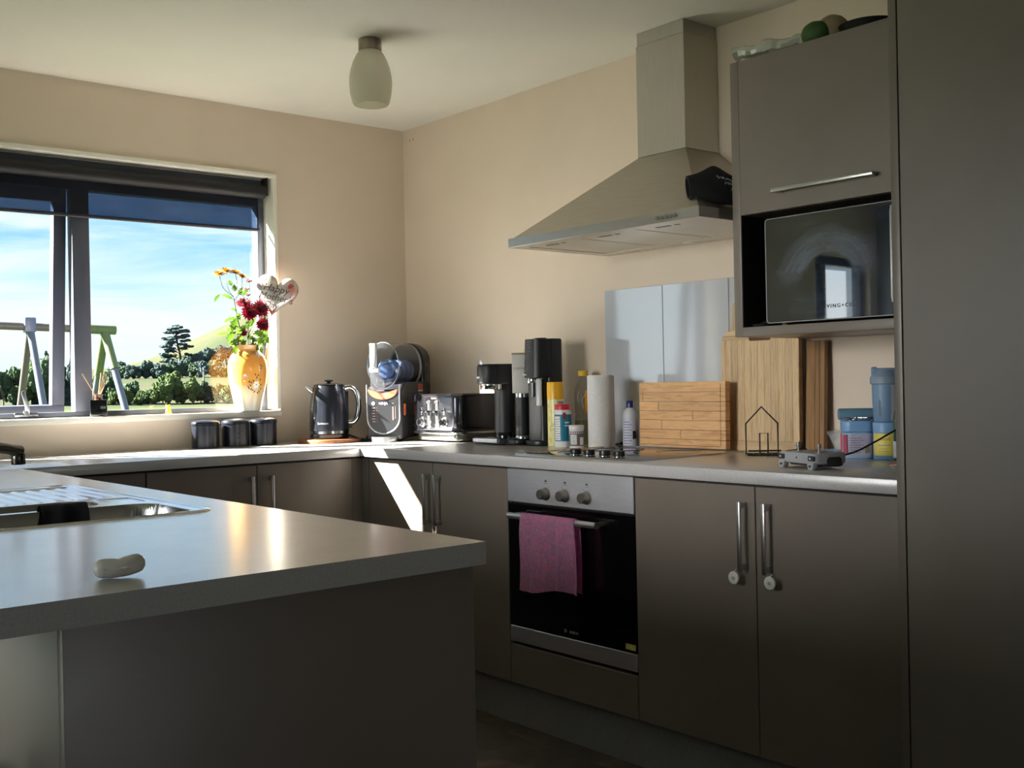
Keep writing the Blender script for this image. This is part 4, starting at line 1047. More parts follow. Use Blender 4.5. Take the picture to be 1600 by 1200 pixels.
t = thing('paper_towel_roll', 'white embossed paper towel roll standing upright on the worktop', 'paper towel', (-.200, -1.550, ZC), math.radians(-46))
bm = new(); lathe(bm, [(.0195, .0004), (.045, .0004), (.0478, .004), (.0478, .266), (.0455, .270), (.0195, .270)], 48)
k = Mt('embossed_paper'); k.b.inputs['Base Color'].default_value = lin((232, 230, 228)); k.b.inputs['Roughness'].default_value = .9
vo = k.new('ShaderNodeTexVoronoi'); vo.inputs['Scale'].default_value = 36; k.link(k.coords((1, 1, 1)), vo.inputs['Vector'])
sn = k.new('ShaderNodeMath', operation='SINE'); ml = k.new('ShaderNodeMath', operation='MULTIPLY'); ml.inputs[1].default_value = 42; k.link(vo.outputs['Distance'], ml.inputs[0]); k.link(ml.outputs[0], sn.inputs[0]); k.bump(sn.outputs[0], .5, .0012)
obj('towel_layers', bm, k.m, t, 50)
bm = new(); lathe(bm, [(.0185, .002), (.0193, .002), (.0193, .268), (.0185, .268)], 24); obj('cardboard_core', bm, mat('cardboard', (160, 132, 98), .8), t)
bm = new(); P = [(.0482 * math.sin(a), -.0482 * math.cos(a)) for a in (.9, 1.0, 1.1, 1.2)] + [(.0495, -.012), (.053, .0)]
for (xa, ya), (xb, yb) in zip(P, P[1:]): bm.faces.new([bm.verts.new(p) for p in ((xa, ya, .003), (xb, yb, .003), (xb, yb, .267), (xa, ya, .267))])
obj('loose_sheet', bm, k.m, t, 50)

t = thing('spray_bottle', 'white bottle with a navy blue cap beside the small wooden board', 'bottle', (-.105, -1.612, ZC), math.radians(-45))
bm = new(); lathe(bm, [(0, .0004), (.028, .0004), (.029, .003), (.029, .118), (.026, .132), (.015, .143), (.0115, .146), (0, .146)], 30); obj('bottle_body', bm, mat('white_satin_bottle', (208, 208, 212), .35), t)
bm = new(); wrap(bm, .029, -1.2, .9, .004, .110, 0)
for q in range(9): wrap(bm, .0293, -1.0, -.1 + .2 * (q % 2), .012 + q * .010, .0145 + q * .010, 1)
wrap(bm, .0293, .25, .75, .03, .06, 2)
obj('label', bm, [mat('lilac_white_label', (205, 205, 220), .45), mat('blue_grey_text', (100, 108, 150), .5), BLKP], t)
bm = new(); lathe(bm, [(.0135, .1462), (.0135, .170), (.0125, .172), (0, .172)], 24); obj('cap', bm, mat('navy_plastic', (24, 32, 104), .3), t)
t = thing('small_can', 'small black and red can half hidden between the blue-capped bottle and the board', 'can', (-.065, -1.672, ZC), -.7)
bm = new(); lathe(bm, [(0, .0004), (.026, .0004), (.026, .100), (.024, .104), (0, .104)], 26); obj('can_body', bm, mat('black_can', (34, 26, 28), .35), t)
bm = new(); wrap(bm, .026, -1.4, 1.2, .045, .092, 0); wrap(bm, .0263, -.9, .2, .06, .066, 1); obj('label', bm, [mat('dark_red_label', (120, 36, 40), .4), WHT], t)
t = thing('cable_clip', 'small black plug lying behind the paper towel roll', 'plug', (-.060, -1.545, ZC), .3)
bm = new(); bx(bm, -.012, .012, -.030, .022, .0005, .013, .003); obj('plug_body', bm, RUBBER, t, 30)
bm = new(); tube(bm, [(0, .02, .006), (.004, .05, .004), (.0, .09, .004)], .003, 6); obj('plug_lead', bm, RUBBER, t)

# small laminated board
def stave_board():
    t = thing('chopping_board', 'small laminated wooden chopping board standing behind the cooktop', 'chopping board', (-.128, -1.690, ZC + .0058), TO_LEFT)
    t.rotation_euler = (math.radians(-1.0), 0, TO_LEFT)
    Wd, Hd, th = .402, .234, .024; rows = [.036, .034, .033, .033, .034, .033, .031]
    Wm = wood('acacia', (192, 138, 86), (236, 188, 134), (4, 1, 40), 2.2, .5, .9); splits = [None, .0, .095, .255, .11, .20, None]; z = Hd
    for i, rh in enumerate(rows):
        z -= rh; s = splits[i]; xs = [(0, Wd)] if not s else [(0, s), (s, Wd)]
        for a, b in xs:
            bm = new(); bx(bm, a + .0005, b - .0005, -th / 2, th / 2, z + .0005, z + rh - .0005, .0010, 1); obj('stave', bm, Wm, t, 30)
    bm = new(); g = .0009
    for a in ((.379, .381, .012, .222), ): bx(bm, a[0], a[1], -th / 2 - .0002, -th / 2 + .001, a[2], a[3])
    bx(bm, .012, .380, -th / 2 - .0002, -th / 2 + .001, .0085, .0100); bx(bm, .017, .0185, -th / 2 - .0002, -th / 2 + .001, .165, .200)
    obj('juice_groove', bm, mat('groove_brown', (96, 56, 26), .7), t, 0)
stave_board()

# tall bamboo board and the paddle board behind it
BAM = wood('bamboo', (166, 132, 92), (216, 188, 148), (60, 1, 2.5), 4, .45, .4)
BAMH = wood('bamboo_end', (180, 148, 108), (210, 182, 142), (1.2, 1, 30), 5, .45, .2)
def bamboo_board():
    t = thing('chopping_board', 'large bamboo chopping board with rounded corners standing against the wall', 'chopping board', (-.066, -2.022, ZC + .0004), TO_LEFT)
    t.rotation_euler = (math.radians(-1.0), 0, TO_LEFT)
    Wd, Hd, th, r, eb = .322, .412, .020, .045, .034
    def part(x0, x1, z0, z1, m, nm='strip'):
        # clip a strip to the rounded outline
        pts = []
        n = 6
        def inside_z(x):
            e = 0
            if x < r: e = r - math.sqrt(max(0, r * r - (r - x) ** 2))
            elif x > Wd - r: e = r - math.sqrt(max(0, r * r - (x - (Wd - r)) ** 2))
            return e, Hd - e
        xs = [x0 + .0002 + (x1 - x0 - .0004) * i / n for i in range(n + 1)]
        lo = [(x, max(z0, inside_z(x)[0])) for x in xs]; hi = [(x, min(z1, inside_z(x)[1])) for x in xs]
        lo = [(x, z) for x, z in lo]; hi = [(x, max(z, l[1] + .0003)) for (x, z), l in zip(hi, lo)]
        bm = new(); prism(bm, lo + hi[::-1], th, front(0, th / 2, 0), .0005, 1); return obj(nm, bm, m, t, 30)
    edges = [0, .018, .046, .072, .100, .128, .155, .183, .210, .240, .268, .296, Wd]
    for a, b in zip(edges, edges[1:]): part(a, b, eb + .0003, Hd - .0325, BAM)
    n = 8
    for z0, z1 in ((0, .017), (.0172, eb)):
        def ez(z): return r - math.sqrt(max(0, r * r - (r - z) ** 2)) if z < r else 0
        zs = [z0 + (z1 - z0) * i / n for i in range(n + 1)]
        bm = new(); prism(bm, [(ez(z), z) for z in zs] + [(Wd - ez(z), z) for z in zs[::-1]], th, front(0, th / 2, 0), .0004, 1); obj('end_strip', bm, BAMH, t, 30)
        bm = new(); prism(bm, [(Wd - ez(z), Hd - z) for z in zs] + [(ez(z), Hd - z) for z in zs[::-1]], th, front(0, th / 2, 0), .0004, 1); obj('end_strip', bm, BAMH, t, 30)
    bm = new(); prism(bm, rrect(.09, .016, .0079, 5, .165, Hd - .030), .0015, front(0, -th / 2 + .0008, 0)); obj('grip_slot', bm, mat('slot_shadow_brown', (92, 62, 34), .7), t, 0)
bamboo_board()
t = thing('paddle_board', 'bamboo paddle board with a handle, behind the large bamboo board', 'chopping board', (-.034, -2.000, ZC + .0004), TO_LEFT)
t.rotation_euler = (math.radians(-1.0), 0, TO_LEFT)
out = [(0.03, 0), (.25, 0), (.28, .03), (.28, .355), (.27, .385), (.25, .40), (.215, .41), (.205, .43), (.205, .50), (.20, .512), (.05, .512), (.045, .50), (.044, .43), (.035, .412), (.015, .40), (.004, .385), (0, .36), (0, .03)]
bm = new(); prism(bm, out, .016, front(0, .008, 0), .002); obj('paddle', bm, wood('bamboo_paddle', (172, 142, 102), (202, 174, 134), (22, 1, 1), 5, .5, .2), t, 30)
bm = new(); prism(bm, rrect(.07, .02, .0095, 5, .11, .47), .0012, front(0, -.0073, 0)); obj('hanging_slot', bm, MATS['slot_shadow_brown'], t, 0)
t = thing('chopping_board', 'dark brown wooden board at the back, right of the bamboo board', 'chopping board', (-.046, -2.353, ZC + .0004), TO_LEFT)
t.rotation_euler = (math.radians(-2.5), 0, TO_LEFT)
DW = wood('dark_board', (112, 80, 46), (150, 112, 68), (18, 1, 1), 5, .5, .3)
for a, b in ((0, .034), (.0343, .052), (.0523, .070)):
    bm = new(); prism(bm, [(a, 0), (b - .0002, 0), (b - .0002, .366), (a, .366)], .020, front(0, .010, 0), .001, 1); obj('strip', bm, DW, t, 30)

# black wire house
t = thing('wire_house', 'black wire house-shaped stand in front of the bamboo board', 'wire stand', (-.215, -2.236, ZC + .0022), math.atan2(-2.31 + 2.236, -.145 + .215))
w = .102; B = BLACKM; r = .0028
bm = new(); tube(bm, [(0, 0, 0), (0, 0, .098), (w / 2, 0, .152), (w, 0, .098), (w, 0, 0)], r, 8, True); obj('house_outline', bm, B, t)
bm = new(); tube(bm, [(.044, 0, 0), (.044, 0, .066), (.070, 0, .066), (.070, 0, 0)], r * .9, 8); obj('door_outline', bm, B, t)
bm = new()
for q in range(6): tube(bm, [(w * q / 5, 0, 0), (w * q / 5 + .0, -.075, 0)], r * .8, 6)
tube(bm, [(0, -.075, 0), (w, -.075, 0), (w, -.075, .014), (0, -.075, .014)], r, 6, True)
obj('wire_base', bm, B, t)
bm = new(); tube(bm, [(w, -.075, .0), (w + .055, -.040, .0), (w + .09, .0, .0), (w + .09, .0, .012), (w + .02, -.06, .012)], r, 6); obj('side_rail', bm, B, t)

# grey remote controller
def controller():
    t = thing('remote_controller', 'grey handheld remote controller with two thumbsticks on the worktop', 'controller', (-.543, -2.717, ZC), math.radians(-109.7))
    G = mat('controller_grey', (158, 160, 164), .4); Dk = mat('controller_dark', (44, 44, 46), .55)
    w, d = .166, .104
    bm = new(); prism(bm, rrect(w, d, .014, 5), .028, Matrix.Translation((0, 0, .016)), .005, 3); obj('shell', bm, G, t, 40)
    bm = new(); prism(bm, rrect(w + .003, d - .030, .02, 5, 0, .010), .026, Matrix.Translation((0, .0, .008)), .007, 3); obj('grip', bm, Dk, t, 40)
    for s in (-1, 1):
        x = s * .066
        bm = new(); prism(bm, [(x - .015, .020), (x + .015, .020), (x + .011, .004), (x + .006, 0), (x - .006, 0), (x - .011, .004)], .016, front(0, -.040, 0), .002); f = obj('foot', bm, G, t, 40)
        bm = new(); prism(bm, [(x - .008, .013), (x + .008, .013), (x + .002, .007), (x - .002, .007)], .001, front(0, -.0560, 0)); obj('foot_slot', bm, Dk, f, 0)
        bm = new(); prism(bm, rrect(.027, .014, .004, 4, s * .068, .031), .004, front(0, -.0505, 0), .001); sh = obj('shoulder_button', bm, Dk, t, 40)
        bm = new(); cyl(bm, .003, 0, .0012, 12, front(s * .068 - .003, -.0545, .031)); obj('shutter_mark', bm, MATS['pale_print'], sh)
        bm = new(); cyl(bm, .012, .043, .0455, 20, Matrix.Translation((s * .047, -.012, 0))); cyl(bm, .0028, .045, .058, 10, Matrix.Translation((s * .047, -.012, 0))); cyl(bm, .0055, .056, .068, 14, Matrix.Translation((s * .047, -.012, 0)), .001); obj('thumbstick', bm, mat('stick_metal', (150, 150, 152), .3, .8), t)
    bm = text_bm('dji', .007, front(0, -.0523, .031)); obj('lettering', bm, Dk, t, 0)
controller()
bm = new(); P = smooth_path([(-.487, -2.760, ZC + .030), (-.445, -2.785, ZC + .040), (-.39, -2.81, ZC + .064), (-.335, -2.835, ZC + .092), (-.29, -2.853, ZC + .112), (-.268, -2.872, ZC + .116)], 8); tube(bm, P, .0026, 8)
P = smooth_path([(-.268, -2.872, ZC + .116), (-.262, -2.868, ZC + .07), (-.266, -2.866, ZC + .03), (-.280, -2.880, ZC + .005)], 6); tube(bm, P, .0026, 8)
tag(obj('charging_cable', bm, RUBBER), 'thin black cable rising from the remote controller to the green bottle', 'cable')
bm = new(); P = smooth_path([(-.31, -2.93, ZC + .003), (-.36, -2.89, ZC + .003), (-.385, -2.862, ZC + .003), (-.365, -2.848, ZC + .003), (-.33, -2.848, ZC + .014), (-.30, -2.868, ZC + .035), (-.285, -2.90, ZC + .05)], 8); tube(bm, P, .0022, 8)
tag(obj('charging_cable', bm, mat('pink_cable', (214, 150, 146), .5)), 'thin pink cable looped on the worktop beside the tall cupboard', 'cable')

LB = mat('light_blue_plastic', (122, 164, 208), .38); LB2 = mat('steel_blue_plastic', (118, 150, 182), .42)
t = thing('tub', 'light blue lidded tub with a pink and white label', 'tub', (-.150, -2.606, ZC), math.radians(-50))
bm = new(); prism(bm, rrect(.092, .080, .026, 6), .078, Matrix.Translation((0, 0, .0005)), .004); b = obj('tub_body', bm, mat('translucent_blue', (150, 182, 214), .35), t, 40)
bm = new(); prism(bm, rrect(.0925, .0805, .026, 6), .062, Matrix.Translation((0, 0, .010))); obj('label', bm, mat('lilac_label', (176, 170, 190), .45, var=.12, vscale=60), t, 40)
bm = new(); prism(bm, [(-.0464, .010), (-.036, .010), (-.036, .072), (-.0464, .072)], .001, front(0, -.0400, 0)); bx(bm, -.0470, -.0464, -.016, .026, .010, .072); obj('pink_band', bm, mat('pink_print', (206, 96, 120), .45), t, 0)
bm = new()
for q in range(7): bx(bm, -.030, .006 + .008 * (q % 2), -.0412, -.0408, .018 + q * .0072, .0195 + q * .0072)
obj('label_text', bm, mat('violet_text', (110, 104, 140), .5), t, 0)
bm = new(); bx(bm, .014, .034, -.0412, -.0404, .014, .040); obj('barcode_panel', bm, mat('cream_panel', (188, 180, 160), .5), t, 0)
bm = new()
for q in range(6): bx(bm, .016, .032, -.0416, -.0412, .017 + q * .0035, .019 + q * .0035)
obj('barcode_lines', bm, BLKP, t, 0)
bm = new(); prism(bm, rrect(.096, .084, .028, 6), .034, Matrix.Translation((0, 0, .0795)), .004, 3); obj('lid', bm, LB, t, 40)
t = thing('tool_roll', 'blue cylinder case lying on top of the light blue tub', 'case', (-.135, -2.602, ZC + .1145), math.radians(-47))
bm = new(); cyl(bm, .0175, -.058, .052, 24, Matrix.Translation((0, .012, .0178)) @ Matrix.Rotation(PI / 2, 4, 'Y'), .003, 1., 1.1); obj('case_body', bm, mat('dusty_blue', (100, 140, 164), .5), t)
t = thing('key_bunch', 'bunch of keys on a ring lying on the light blue tub lid', 'keys', (-.176, -2.620, ZC + .1140), math.radians(-47))
bm = new(); tube(bm, [(-.012 + .014 * math.cos(a), .014 * math.sin(a), .004 + .004 * math.sin(a)) for a in [2 * PI * q / 18 for q in range(18)]], .0012, 6, True); obj('ring', bm, CHROME, t)
for i, (x, a) in enumerate(((.004, .3), (.010, -.5))):
    bm = new(); M = Matrix.Translation((x, -.004, .003 + .005 * i)) @ Matrix.Rotation(a, 4, 'Z'); prism(bm, [(-.012 + .008 * math.cos(q), .008 * math.sin(q)) for q in [.6 + (2 * PI - 1.2) * k / 12 for k in range(13)]] + [(.022, -.003), (.024, 0), (.022, .003)], .002, M); obj('key', bm, mat('key_metal', (180, 178, 172), .25, 1.), t)
bm = new(); ball(bm, (-.026, -.006, .006), .011, 2, (1.2, .8, .5)); ball(bm, (.030, -.006, .006), .011, 2, (1.4, .8, .5)); obj('key_fob', bm, mat('fob_grey', (92, 100, 120), .4), t)

t = thing('tub', 'narrow light blue tub with a yellow label, under the shaker', 'tub', (-.160, -2.708, ZC), math.radians(-52))
bm = new(); lathe(bm, [(0, .0004), (.0345, .0006), (.0365, .005), (.0365, .078), (.035, .080), (0, .080)], 32); obj('tub_body', bm, LB, t)
bm = new(); wrap(bm, .0366, -1.25, 1.35, .013, .078, 0, 20); wrap(bm, .0369, -.75, .25, .042, .0445, 1); wrap(bm, .0369, -.7, .1, .024, .026, 2); wrap(bm, .0369, -.6, .0, .032, .034, 2); obj('label', bm, [mat('yellow_label', (224, 206, 96), .45), mat('blue_text', (110, 150, 180), .5), mat('olive_text', (190, 176, 84), .5)], t)
bm = text_bm('noodi', .0145, front(0, 0, .062))
for v in bm.verts: a = v.co.x / .0372 - .22; v.co = Vector((.0372 * math.sin(a), -.0372 * math.cos(a), v.co.z))
obj('lettering', bm, mat('dark_olive_print', (96, 88, 50), .5), t, 0)
bm = new(); lathe(bm, [(.0370, .0805), (.0372, .108), (.036, .110), (0, .110)], 36); obj('lid', bm, LB, t)

def shaker():
    t = thing('shaker_bottle', 'steel blue shaker bottle with flip lid on the narrow tub', 'shaker', (-.160, -2.708, ZC + .1105), math.radians(-52))
    bm = new(); lathe(bm, [(0, .0004), (.030, .0006), (.033, .004), (.0365, .055), (.0375, .112), (0, .112)], 36); obj('bottle_sleeve', bm, LB2, t)
    bm = new(); wrap(bm, .0372, -.62, -.48, .018, .100, 0, 3, -.0006); obj('sight_slot', bm, mat('slot_dark', (70, 84, 100), .4), t)
    bm = new(); prof = [(.0338, .004), (.0372, .055), (.0382, .110)]
    for (r0, z0), (r1, z1) in zip(prof, prof[1:]):
        for q in range(8):
            a0 = .35 + .12 * q; a1 = a0 + .12
            bm.faces.new([bm.verts.new((r * math.sin(a), -r * math.cos(a), z)) for r, a, z in ((r0, a0, z0), (r0, a1, z0), (r1, a1, z1), (r1, a0, z1))])
    obj('clear_panel', bm, mat('pale_clear', (196, 200, 212), .15, coat=.5), t)
    bm = new(); lathe(bm, [(.037, .112), (.0425, .114), (.0425, .132), (.040, .136), (.026, .150), (.024, .154), (0, .154)], 36); obj('lid', bm, mat('grey_blue_plastic', (134, 152, 172), .4), t)
    bm = new(); bx(bm, -.034, .036, -.013, .013, .146, .160, .004); bx(bm, -.038, -.022, -.011, .011, .138, .164, .004); bx(bm, .016, .030, -.020, -.010, .132, .150, .003); obj('flip_cap', bm, LB2, t, 40)
shaker()
t = thing('clear_container', 'clear domed plastic container with blue marks, lying beside the light blue tub', 'container', (-.090, -2.505, ZC + .001), math.radians(-52))
CP = clear_mat('clear_plastic', (.88, .89, .90), .9, .05, .30, (.72, .74, .78))
bm = new(); Mx = Matrix.Translation((-.01, .0, .040)) @ Matrix.Rotation(math.radians(62), 4, 'Y')
lathe(bm, [(.042, -.012), (.044, -.010), (.044, -.006), (.040, .0), (.036, .020), (.026, .034), (.012, .040), (0, .041)], 30, Mx); obj('dome', bm, CP, t)
bm = new()
for q in range(5): tube(bm, [(.004 + q * .006, -.041, .030 + q * .004), (.012 + q * .006, -.040, .052 + q * .003)], .0012, 5)
tube(bm, [(.0, -.041, .034), (.034, -.040, .056)], .0012, 5)
obj('blue_marks', bm, mat('blue_mark', (80, 120, 176), .5), t, 0)
t = thing('clear_container', 'small clear plastic tray lying in front of the domed container', 'container', (-.150, -2.500, ZC + .0005), math.radians(-50))
bm = new(); lathe(bm, [(0, .001), (.030, .001), (.034, .018), (.038, .020), (.038, .0215), (.033, .0205), (.029, .003), (0, .003)], 26, None, 1.2, .7); obj('tray_body', bm, clear_mat('blue_clear_plastic', (.80, .86, .94), .9, .05, .2, (.55, .66, .82)), t)
t = thing('green_bottle', 'dark green glass bottle at the worktop end, by the tall cupboard', 'bottle', (-.220, -2.802, ZC))
bm = new(); lathe(bm, [(0, .0004), (.028, .0006), (.030, .004), (.030, .120), (.026, .140), (.0135, .165), (.0125, .20), (.014, .205), (0, .205)], 28); obj('bottle_body', bm, mat('green_glass', (18, 62, 30), .1, coat=.5), t)
bm = new(); wrap(bm, .030, -PI, PI, .012, .060, 0, 28); obj('label', bm, mat('pale_label', (190, 196, 206), .5, var=.2, vscale=60), t)

# =================================================================== THINGS ON THE WINDOW SILL
SILL = WZ0 + .0122
def vase():
    c = Vector((-.850, .018, SILL))
    t = thing('vase', 'orange to cream porcelain vase with painted white blossoms on the window sill', 'vase', c)
    prof = [(0, .0008), (.050, .0008), (.056, .004), (.057, .010), (.060, .03), (.070, .075), (.081, .13), (.086, .18), (.084, .215), (.074, .245), (.060, .262), (.055, .270), (.056, .280), (.0625, .291), (.0635, .294)]
    P = [Vector((r, 0, z)) for r, z in prof]; sp = smooth_path(P[3:], 4); prof2 = prof[:3] + [(max(.001, v.x), v.z) for v in sp]
    inner = [(r - .004, z) for r, z in prof2[::-1] if z > .05] + [(0, .05)]
    bm = new(); lathe(bm, prof2 + inner, 56)
    k = Mt('porcelain_orange'); tc = k.new('ShaderNodeTexCoord'); sp_ = k.new('ShaderNodeSeparateXYZ'); k.link(tc.outputs['Object'], sp_.inputs[0])
    mr = k.new('ShaderNodeMapRange'); mr.inputs['From Max'].default_value = .294; k.link(sp_.outputs['Z'], mr.inputs['Value'])
    n = k.noise(k.coords(), 14, 3); ad = k.new('ShaderNodeMath', operation='MULTIPLY_ADD'); k.link(n, ad.inputs[0]); ad.inputs[1].default_value = .10; k.link(mr.outputs[0], ad.inputs[2])
    k.link(k.ramp(ad.outputs[0], [(.10, lin((238, 232, 214))), (.26, lin((240, 220, 176))), (.46, lin((232, 170, 84))), (.90, lin((226, 150, 62))), (1.0, lin((226, 170, 110)))]), k.b.inputs['Base Color'])
    k.b.inputs['Roughness'].default_value = .12; k.b.inputs['Coat Weight'].default_value = .5
    b = obj('vase_body', bm, k.m, t, 50)
    def rad(z):
        for (r0, z0), (r1, z1) in zip(prof2, prof2[1:]):
            if z0 <= z <= z1 and z1 > z0: return r0 + (r1 - r0) * (z - z0) / (z1 - z0)
        return .05
    def dab(bm, a, z, ra, rb, rot, mi, lift=.0007):
        vs = []
        for q in range(10):
            th = 2 * PI * q / 10; u = ra * math.cos(th) * math.cos(rot) - rb * math.sin(th) * math.sin(rot); w = ra * math.cos(th) * math.sin(rot) + rb * math.sin(th) * math.cos(rot)
            r = rad(z + w) + lift; aa = a + u / r
            vs.append(bm.verts.new((r * math.sin(aa), -r * math.cos(aa), z + w)))
        f = bm.faces.new(vs); f.material_index = mi
    bm = new(); a0 = .02
    for q in range(6): dab(bm, a0 + .11 * math.cos(q * PI / 3), .118 + .0095 * math.sin(q * PI / 3), .008, .0055, q * PI / 3, 0)
    dab(bm, a0, .118, .004, .004, 0, 1, .0012)
    dab(bm, a0 - .62, .160, .007, .005, .4, 0); dab(bm, a0 - .52, .155, .006, .004, -.5, 2); dab(bm, a0 - .72, .150, .005, .004, .9, 2); dab(bm, a0 - .66, .135, .004, .003, 0, 0)
    rnd = random.Random(6)
    for a, z in ((-.34, .115), (-.30, .128), (-.42, .104), (-.30, .100), (-.22, .095), (-.18, .135), (.22, .140), (.30, .118), (.32, .100), (.22, .088), (-.10, .088), (.12, .082), (-.46, .110), (-.40, .132), (.0, .150), (-.08, .163), (.08, .160), (.25, .190), (.2, .205), (.32, .2)):
        dab(bm, a0 + a, z, .0055, .0028, rnd.uniform(0, 3), 3)
    for a, z in ((-1.05, .112), (-1.12, .105), (-.98, .106)): dab(bm, a0 + a, z, .005, .002, rnd.uniform(0, 3), 4)
    for a, z in ((-.55, .252), (-.60, .246), (-.48, .248)): dab(bm, a0 + a, z, .008, .004, 0, 5)
    for q in range(7): dab(bm, a0 + .10 + .05 * q, .250 + .006 * math.sin(q * 2), .006, .004, q, 0)
    obj('painted_blossoms', bm, [mat('enamel_white', (236, 236, 226), .25), mat('enamel_grey_green', (150, 176, 160), .3), mat('enamel_lilac', (206, 180, 190), .3), mat('enamel_olive', (70, 66, 36), .3), mat('enamel_grey_blue', (150, 160, 170), .3), mat('enamel_ochre', (176, 118, 30), .3)], t, 0)
    return c
VC = vase()

def leafy(name, col, tcol, f=.5):
    k = Mt(name); k.b.inputs['Base Color'].default_value = lin(col); k.b.inputs['Roughness'].default_value = .5
    tl = k.new('ShaderNodeBsdfTranslucent'); tl.inputs[0].default_value = lin(tcol); mx = k.new('ShaderNodeMixShader'); mx.inputs[0].default_value = f
    k.link(k.b.outputs[0], mx.inputs[1]); k.link(tl.outputs[0], mx.inputs[2]); k.link(mx.outputs[0], k.out.inputs[0]); return k.m
LEAF = leafy('flower_leaf', (62, 84, 34), (70, 98, 26)); STEM = mat('flower_stem', (74, 84, 56), .6)
YEL = leafy('yellow_petal', (190, 140, 40), (150, 100, 20), .35); RED = leafy('maroon_petal', (120, 16, 36), (110, 6, 26), .3); DRED = mat('dark_maroon_petal', (86, 24, 34), .6)

def leaf(parent, base, tip, wd, bend=.15):
    b, tp = Vector(base), Vector(tip); L = (tp - b).length; d = (tp - b).normalized()
    s = d.cross(Vector((.35, .8, .45))).normalized(); n = s.cross(d).normalized()
    out = [(0, .02), (.12, .25), (.22, .75), (.30, .45), (.42, .95), (.52, .5), (.66, .75), (.75, .38), (.9, .2), (1, 0)]
    bm = new(); mid = []; lf = []; rt = []
    for q, w in out:
        p = b + d * L * q + n * bend * L * math.sin(q * PI) ; mid.append(bm.verts.new(p - n * .0)); lf.append(bm.verts.new(p + s * w * wd + n * w * wd * .3)); rt.append(bm.verts.new(p - s * w * wd + n * w * wd * .3))
    for i in range(len(out) - 1):
        bm.faces.new((mid[i], mid[i + 1], lf[i + 1], lf[i])); bm.faces.new((rt[i], rt[i + 1], mid[i + 1], mid[i]))
    return obj('leaf', bm, LEAF, parent, 60)

def flower_head(parent, c, R, nrm, m, layers=3, npet=20, cm=None):
    bm = new(); rnd = random.Random(int(abs(c[0] * 1e4)))
    M = Matrix.Translation(c) @ Vector(nrm).normalized().to_track_quat('Z', 'Y').to_matrix().to_4x4()
    for l in range(layers):
        k = 1 - .24 * l; el = .06 + .38 * l; n = npet - 2 * l
        for q in range(n):
            a = 2 * PI * (q + .5 * l) / n + rnd.uniform(-.06, .06); r = R * k * rnd.uniform(.9, 1.05); w = R * .15
            dx, dy = math.cos(a), math.sin(a); e = el + rnd.uniform(-.08, .12)
            def pt(rr, ww): return M @ Vector((dx * rr * math.cos(e) - dy * ww, dy * rr * math.cos(e) + dx * ww, rr * math.sin(e) + .0006 * l))
            v = [bm.verts.new(pt(R * .08, -w * .4)), bm.verts.new(pt(R * .08, w * .4)), bm.verts.new(pt(r * .6, w)), bm.verts.new(pt(r, 0)), bm.verts.new(pt(r * .6, -w))]
            bm.faces.new(v)
    h = obj('flower_head', bm, m, parent, 0)
    bm = new(); ball(bm, (0, 0, R * .12), R * .2, 2, (1, 1, .7), 0, None, None); bmesh.ops.transform(bm, matrix=M, verts=bm.verts[:]); obj('flower_centre', bm, cm or m, h)
    return h

# yellow spray
t = thing('chrysanthemum_spray', 'tall stem of yellow chrysanthemums rising from the left of the vase', 'flower')
bm = new(); fork = Vector((-.908, .020, 1.545))
tube(bm, smooth_path([(-.850, .02, 1.20), (-.868, .02, 1.36), (-.890, .02, 1.45), fork], 5), .0022, 6)
heads = [((-.978, .012, 1.648), .038), ((-.938, .026, 1.664), .040), ((-.902, .010, 1.656), .040), ((-.866, .020, 1.640), .038)]
for h, R in heads:
    hv = Vector(h); tube(bm, smooth_path([fork - Vector((0, 0, .02 * (hv.x + .93) * 10)), fork * .45 + hv * .55 + Vector((.012 * (1 if hv.x > fork.x else -1), 0, -.012)), hv], 5), .0014, 5)
obj('stem', bm, STEM, t)
for h, R in heads: flower_head(t, h, R, ((h[0] + .91) * 4, -.25, 1), YEL, 3, 18, mat('ochre_centre', (130, 90, 20), .7))
for b, e, w in (((-.908, .02, 1.54), (-.975, .01, 1.56), .011), ((-.975, .01, 1.562), (-1.005, .01, 1.525), .010), ((-.915, .02, 1.60), (-.935, .01, 1.625), .012), ((-.905, .02, 1.61), (-.912, .0, 1.575), .016), ((-.885, .02, 1.56), (-.865, .01, 1.60), .012), ((-.88, .02, 1.565), (-.85, .02, 1.578), .012), ((-.892, .02, 1.46), (-.965, .01, 1.435), .012), ((-.895, .02, 1.49), (-.93, .01, 1.50), .008),
                ((-.885, .02, 1.47), (-.93, .0, 1.395), .022), ((-.88, .02, 1.45), (-.905, -.005, 1.48), .016), ((-.875, .02, 1.42), (-.965, .0, 1.385), .016), ((-.90, .02, 1.40), (-.955, -.01, 1.345), .022), ((-.94, .02, 1.39), (-1.0, .0, 1.375), .010)): leaf(t, b, e, w)
